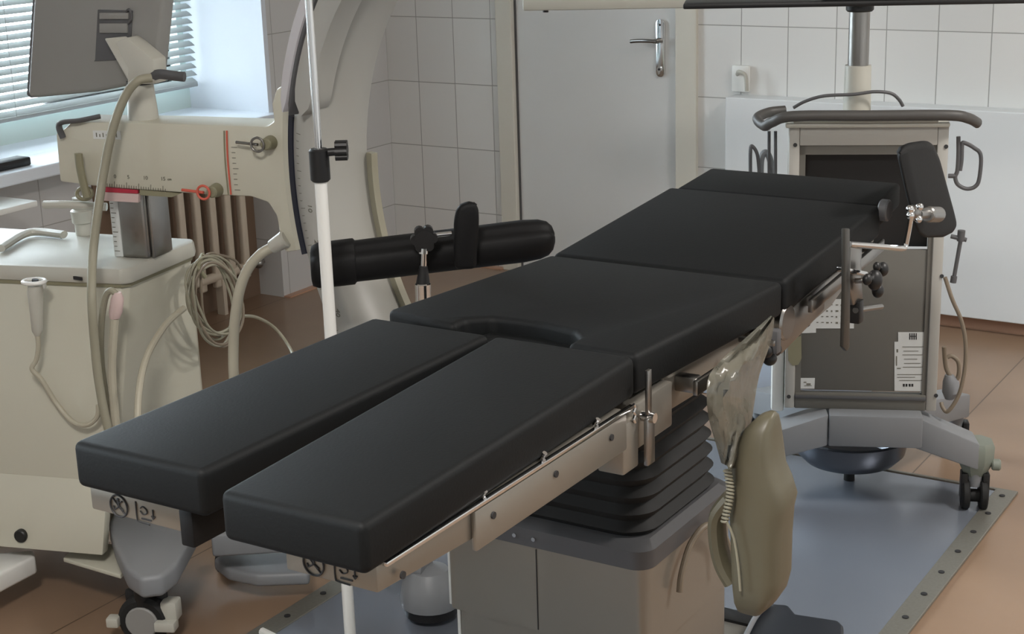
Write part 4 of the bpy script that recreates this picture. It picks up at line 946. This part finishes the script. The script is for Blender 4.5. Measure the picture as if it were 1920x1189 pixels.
for v_ in (fR, fL, fBL, fBR):
    M_ = Matrix.Translation((v_.x, v_.y, 0)) @ Matrix.Rotation(math.radians(FAc), 4, 'Z')
    c = obj('caster', MB(M_).cyl((-.034, -.01, .045), (-.014, -.01, .045), .045, bev=.004).cyl((.014, -.01, .045), (.034, -.01, .045), .045, bev=.004).cyl((-.03, -.01, .04), (.03, -.01, .04), .018), RUBBER, ec)
    obj('fork', MB(M_).box(-.038, -.020, -.03, .01, .03, .11, .003).box(.020, .038, -.03, .01, .03, .11, .003), BLACK, c)
    obj('stem', MB(M_).cyl((0, -.01, .07), (0, -.01, .13), .018, .024), SILVER, c)
# stickers
def sticker(quadpx, par=ec):
    return obj('sticker', MB().prism([Pc(x, y, -.0085) for x, y in quadpx], cv*.001), WHITEM, par, None)
s1 = sticker([(1503, 619), (1507, 603), (1535, 578), (1553, 561), (1598, 561), (1602, 560), (1601, 616), (1530, 616), (1530, 624), (1503, 625)])
t = MB()
tri = lambda x, y, w_, h_: t.prism([Pc(x, y, -.0078), Pc(x+w_, y, -.0078), Pc(x+w_, y+h_, -.0078), Pc(x, y+h_, -.0078)], cv*.0006)
random.seed(5)
for r in range(4):
    for c_ in range(7-r if r < 3 else 4):
        x = 1590-c_*9; y = 604-r*11
        if x > 1518+r*12: tri(x-5, y, random.uniform(2, 5), random.uniform(1.2, 3))
obj('print', t, INKG, s1, None)
obj('round_logo', MB().tube([Pc(1513+5.5*math.cos(a), 606+6.5*math.sin(a), -.0075) for a in [i*PI/6 for i in range(12)]], .0016, 6, 2, closed=True), INK, s1)
s2 = sticker([(1677, 733), (1677, 641), (1684, 641), (1684, 623), (1737, 623), (1736, 734)])
t = MB()
for i, (y, a, b) in enumerate(((650, 1692, 1732), (658, 1694, 1722), (665, 1692, 1730), (673, 1695, 1720), (681, 1695, 1726), (688, 1693, 1731), (702, 1682, 1731), (707, 1682, 1716), (713, 1686, 1731))): tri(a, y, b-a, 1.0)
tri(1681, 655, 3, 6); tri(1680, 668, 2, 18); tri(1682, 690, 7, 2)
obj('print', t, INKG, s2, None)
t = MB()
for x in (1693, 1698, 1704, 1709): tri(x, 720, 3.4, 5)
for x in (1705, 1709, 1713, 1717): tri(x, 625, 2, 12)
tri(1705, 630, 13, 1.5)
obj('dark_print', t, INK, s2, None)
s3 = sticker([(1501, 709), (1528, 709), (1527, 729), (1500, 729)])
t = MB(); tri(1507, 716, 5, 2); tri(1512, 719, 8, 3); tri(1508, 723, 14, 1)
obj('print', t, INKG, s3, None)

# kick basin on a black castor under the cart
kb_ = Pz(1592, 903, 0)
bs = thing('kick_basin', 'round dull metal basin on a small black stub under the equipment cart', 'basin', (kb_.x, kb_.y, .006))
obj('bowl', MB().lathe(kb_, [(.04, .052), (.09, .058), (.13, .074), (.155, .10), (.165, .150), (.172, .154), (.162, .157), (.15, .11), (.12, .075), (.06, .062), (.001, .060)], 48), mat('dull steel bowl', (112, 115, 122), .32, metal=.75), bs)
obj('castor', MB().cyl(kb_+Vector((0, 0, .0065)), kb_+Vector((0, 0, .055)), .016, .014), RUBBER, bs)

# low pale blue box standing further back, seen between the sack and the cart
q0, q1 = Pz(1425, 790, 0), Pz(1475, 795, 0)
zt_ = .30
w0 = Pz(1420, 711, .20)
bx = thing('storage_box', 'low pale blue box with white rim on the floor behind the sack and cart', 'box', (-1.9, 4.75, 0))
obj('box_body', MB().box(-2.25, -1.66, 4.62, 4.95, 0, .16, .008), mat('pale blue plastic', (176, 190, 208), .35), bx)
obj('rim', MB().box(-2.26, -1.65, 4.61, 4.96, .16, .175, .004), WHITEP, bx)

# housings of the unseen fill lamps added above the frame
for i, (x, y) in enumerate(FILL_PANELS):
    cl_ = thing('added_fill_lamp', 'square panel of an added fill lamp', 'lamp', (x, y, ZC))
    tag(cl_, ('added square white fill lamp nearest the camera', 'added square white fill lamp towards the back wall')[i], 'lamp', 'added fill lamps')
    obj('housing', MB().box(x-.3, x+.3, y-.3, y+.3, ZC-.05, ZC, .004), WHITEP, cl_)
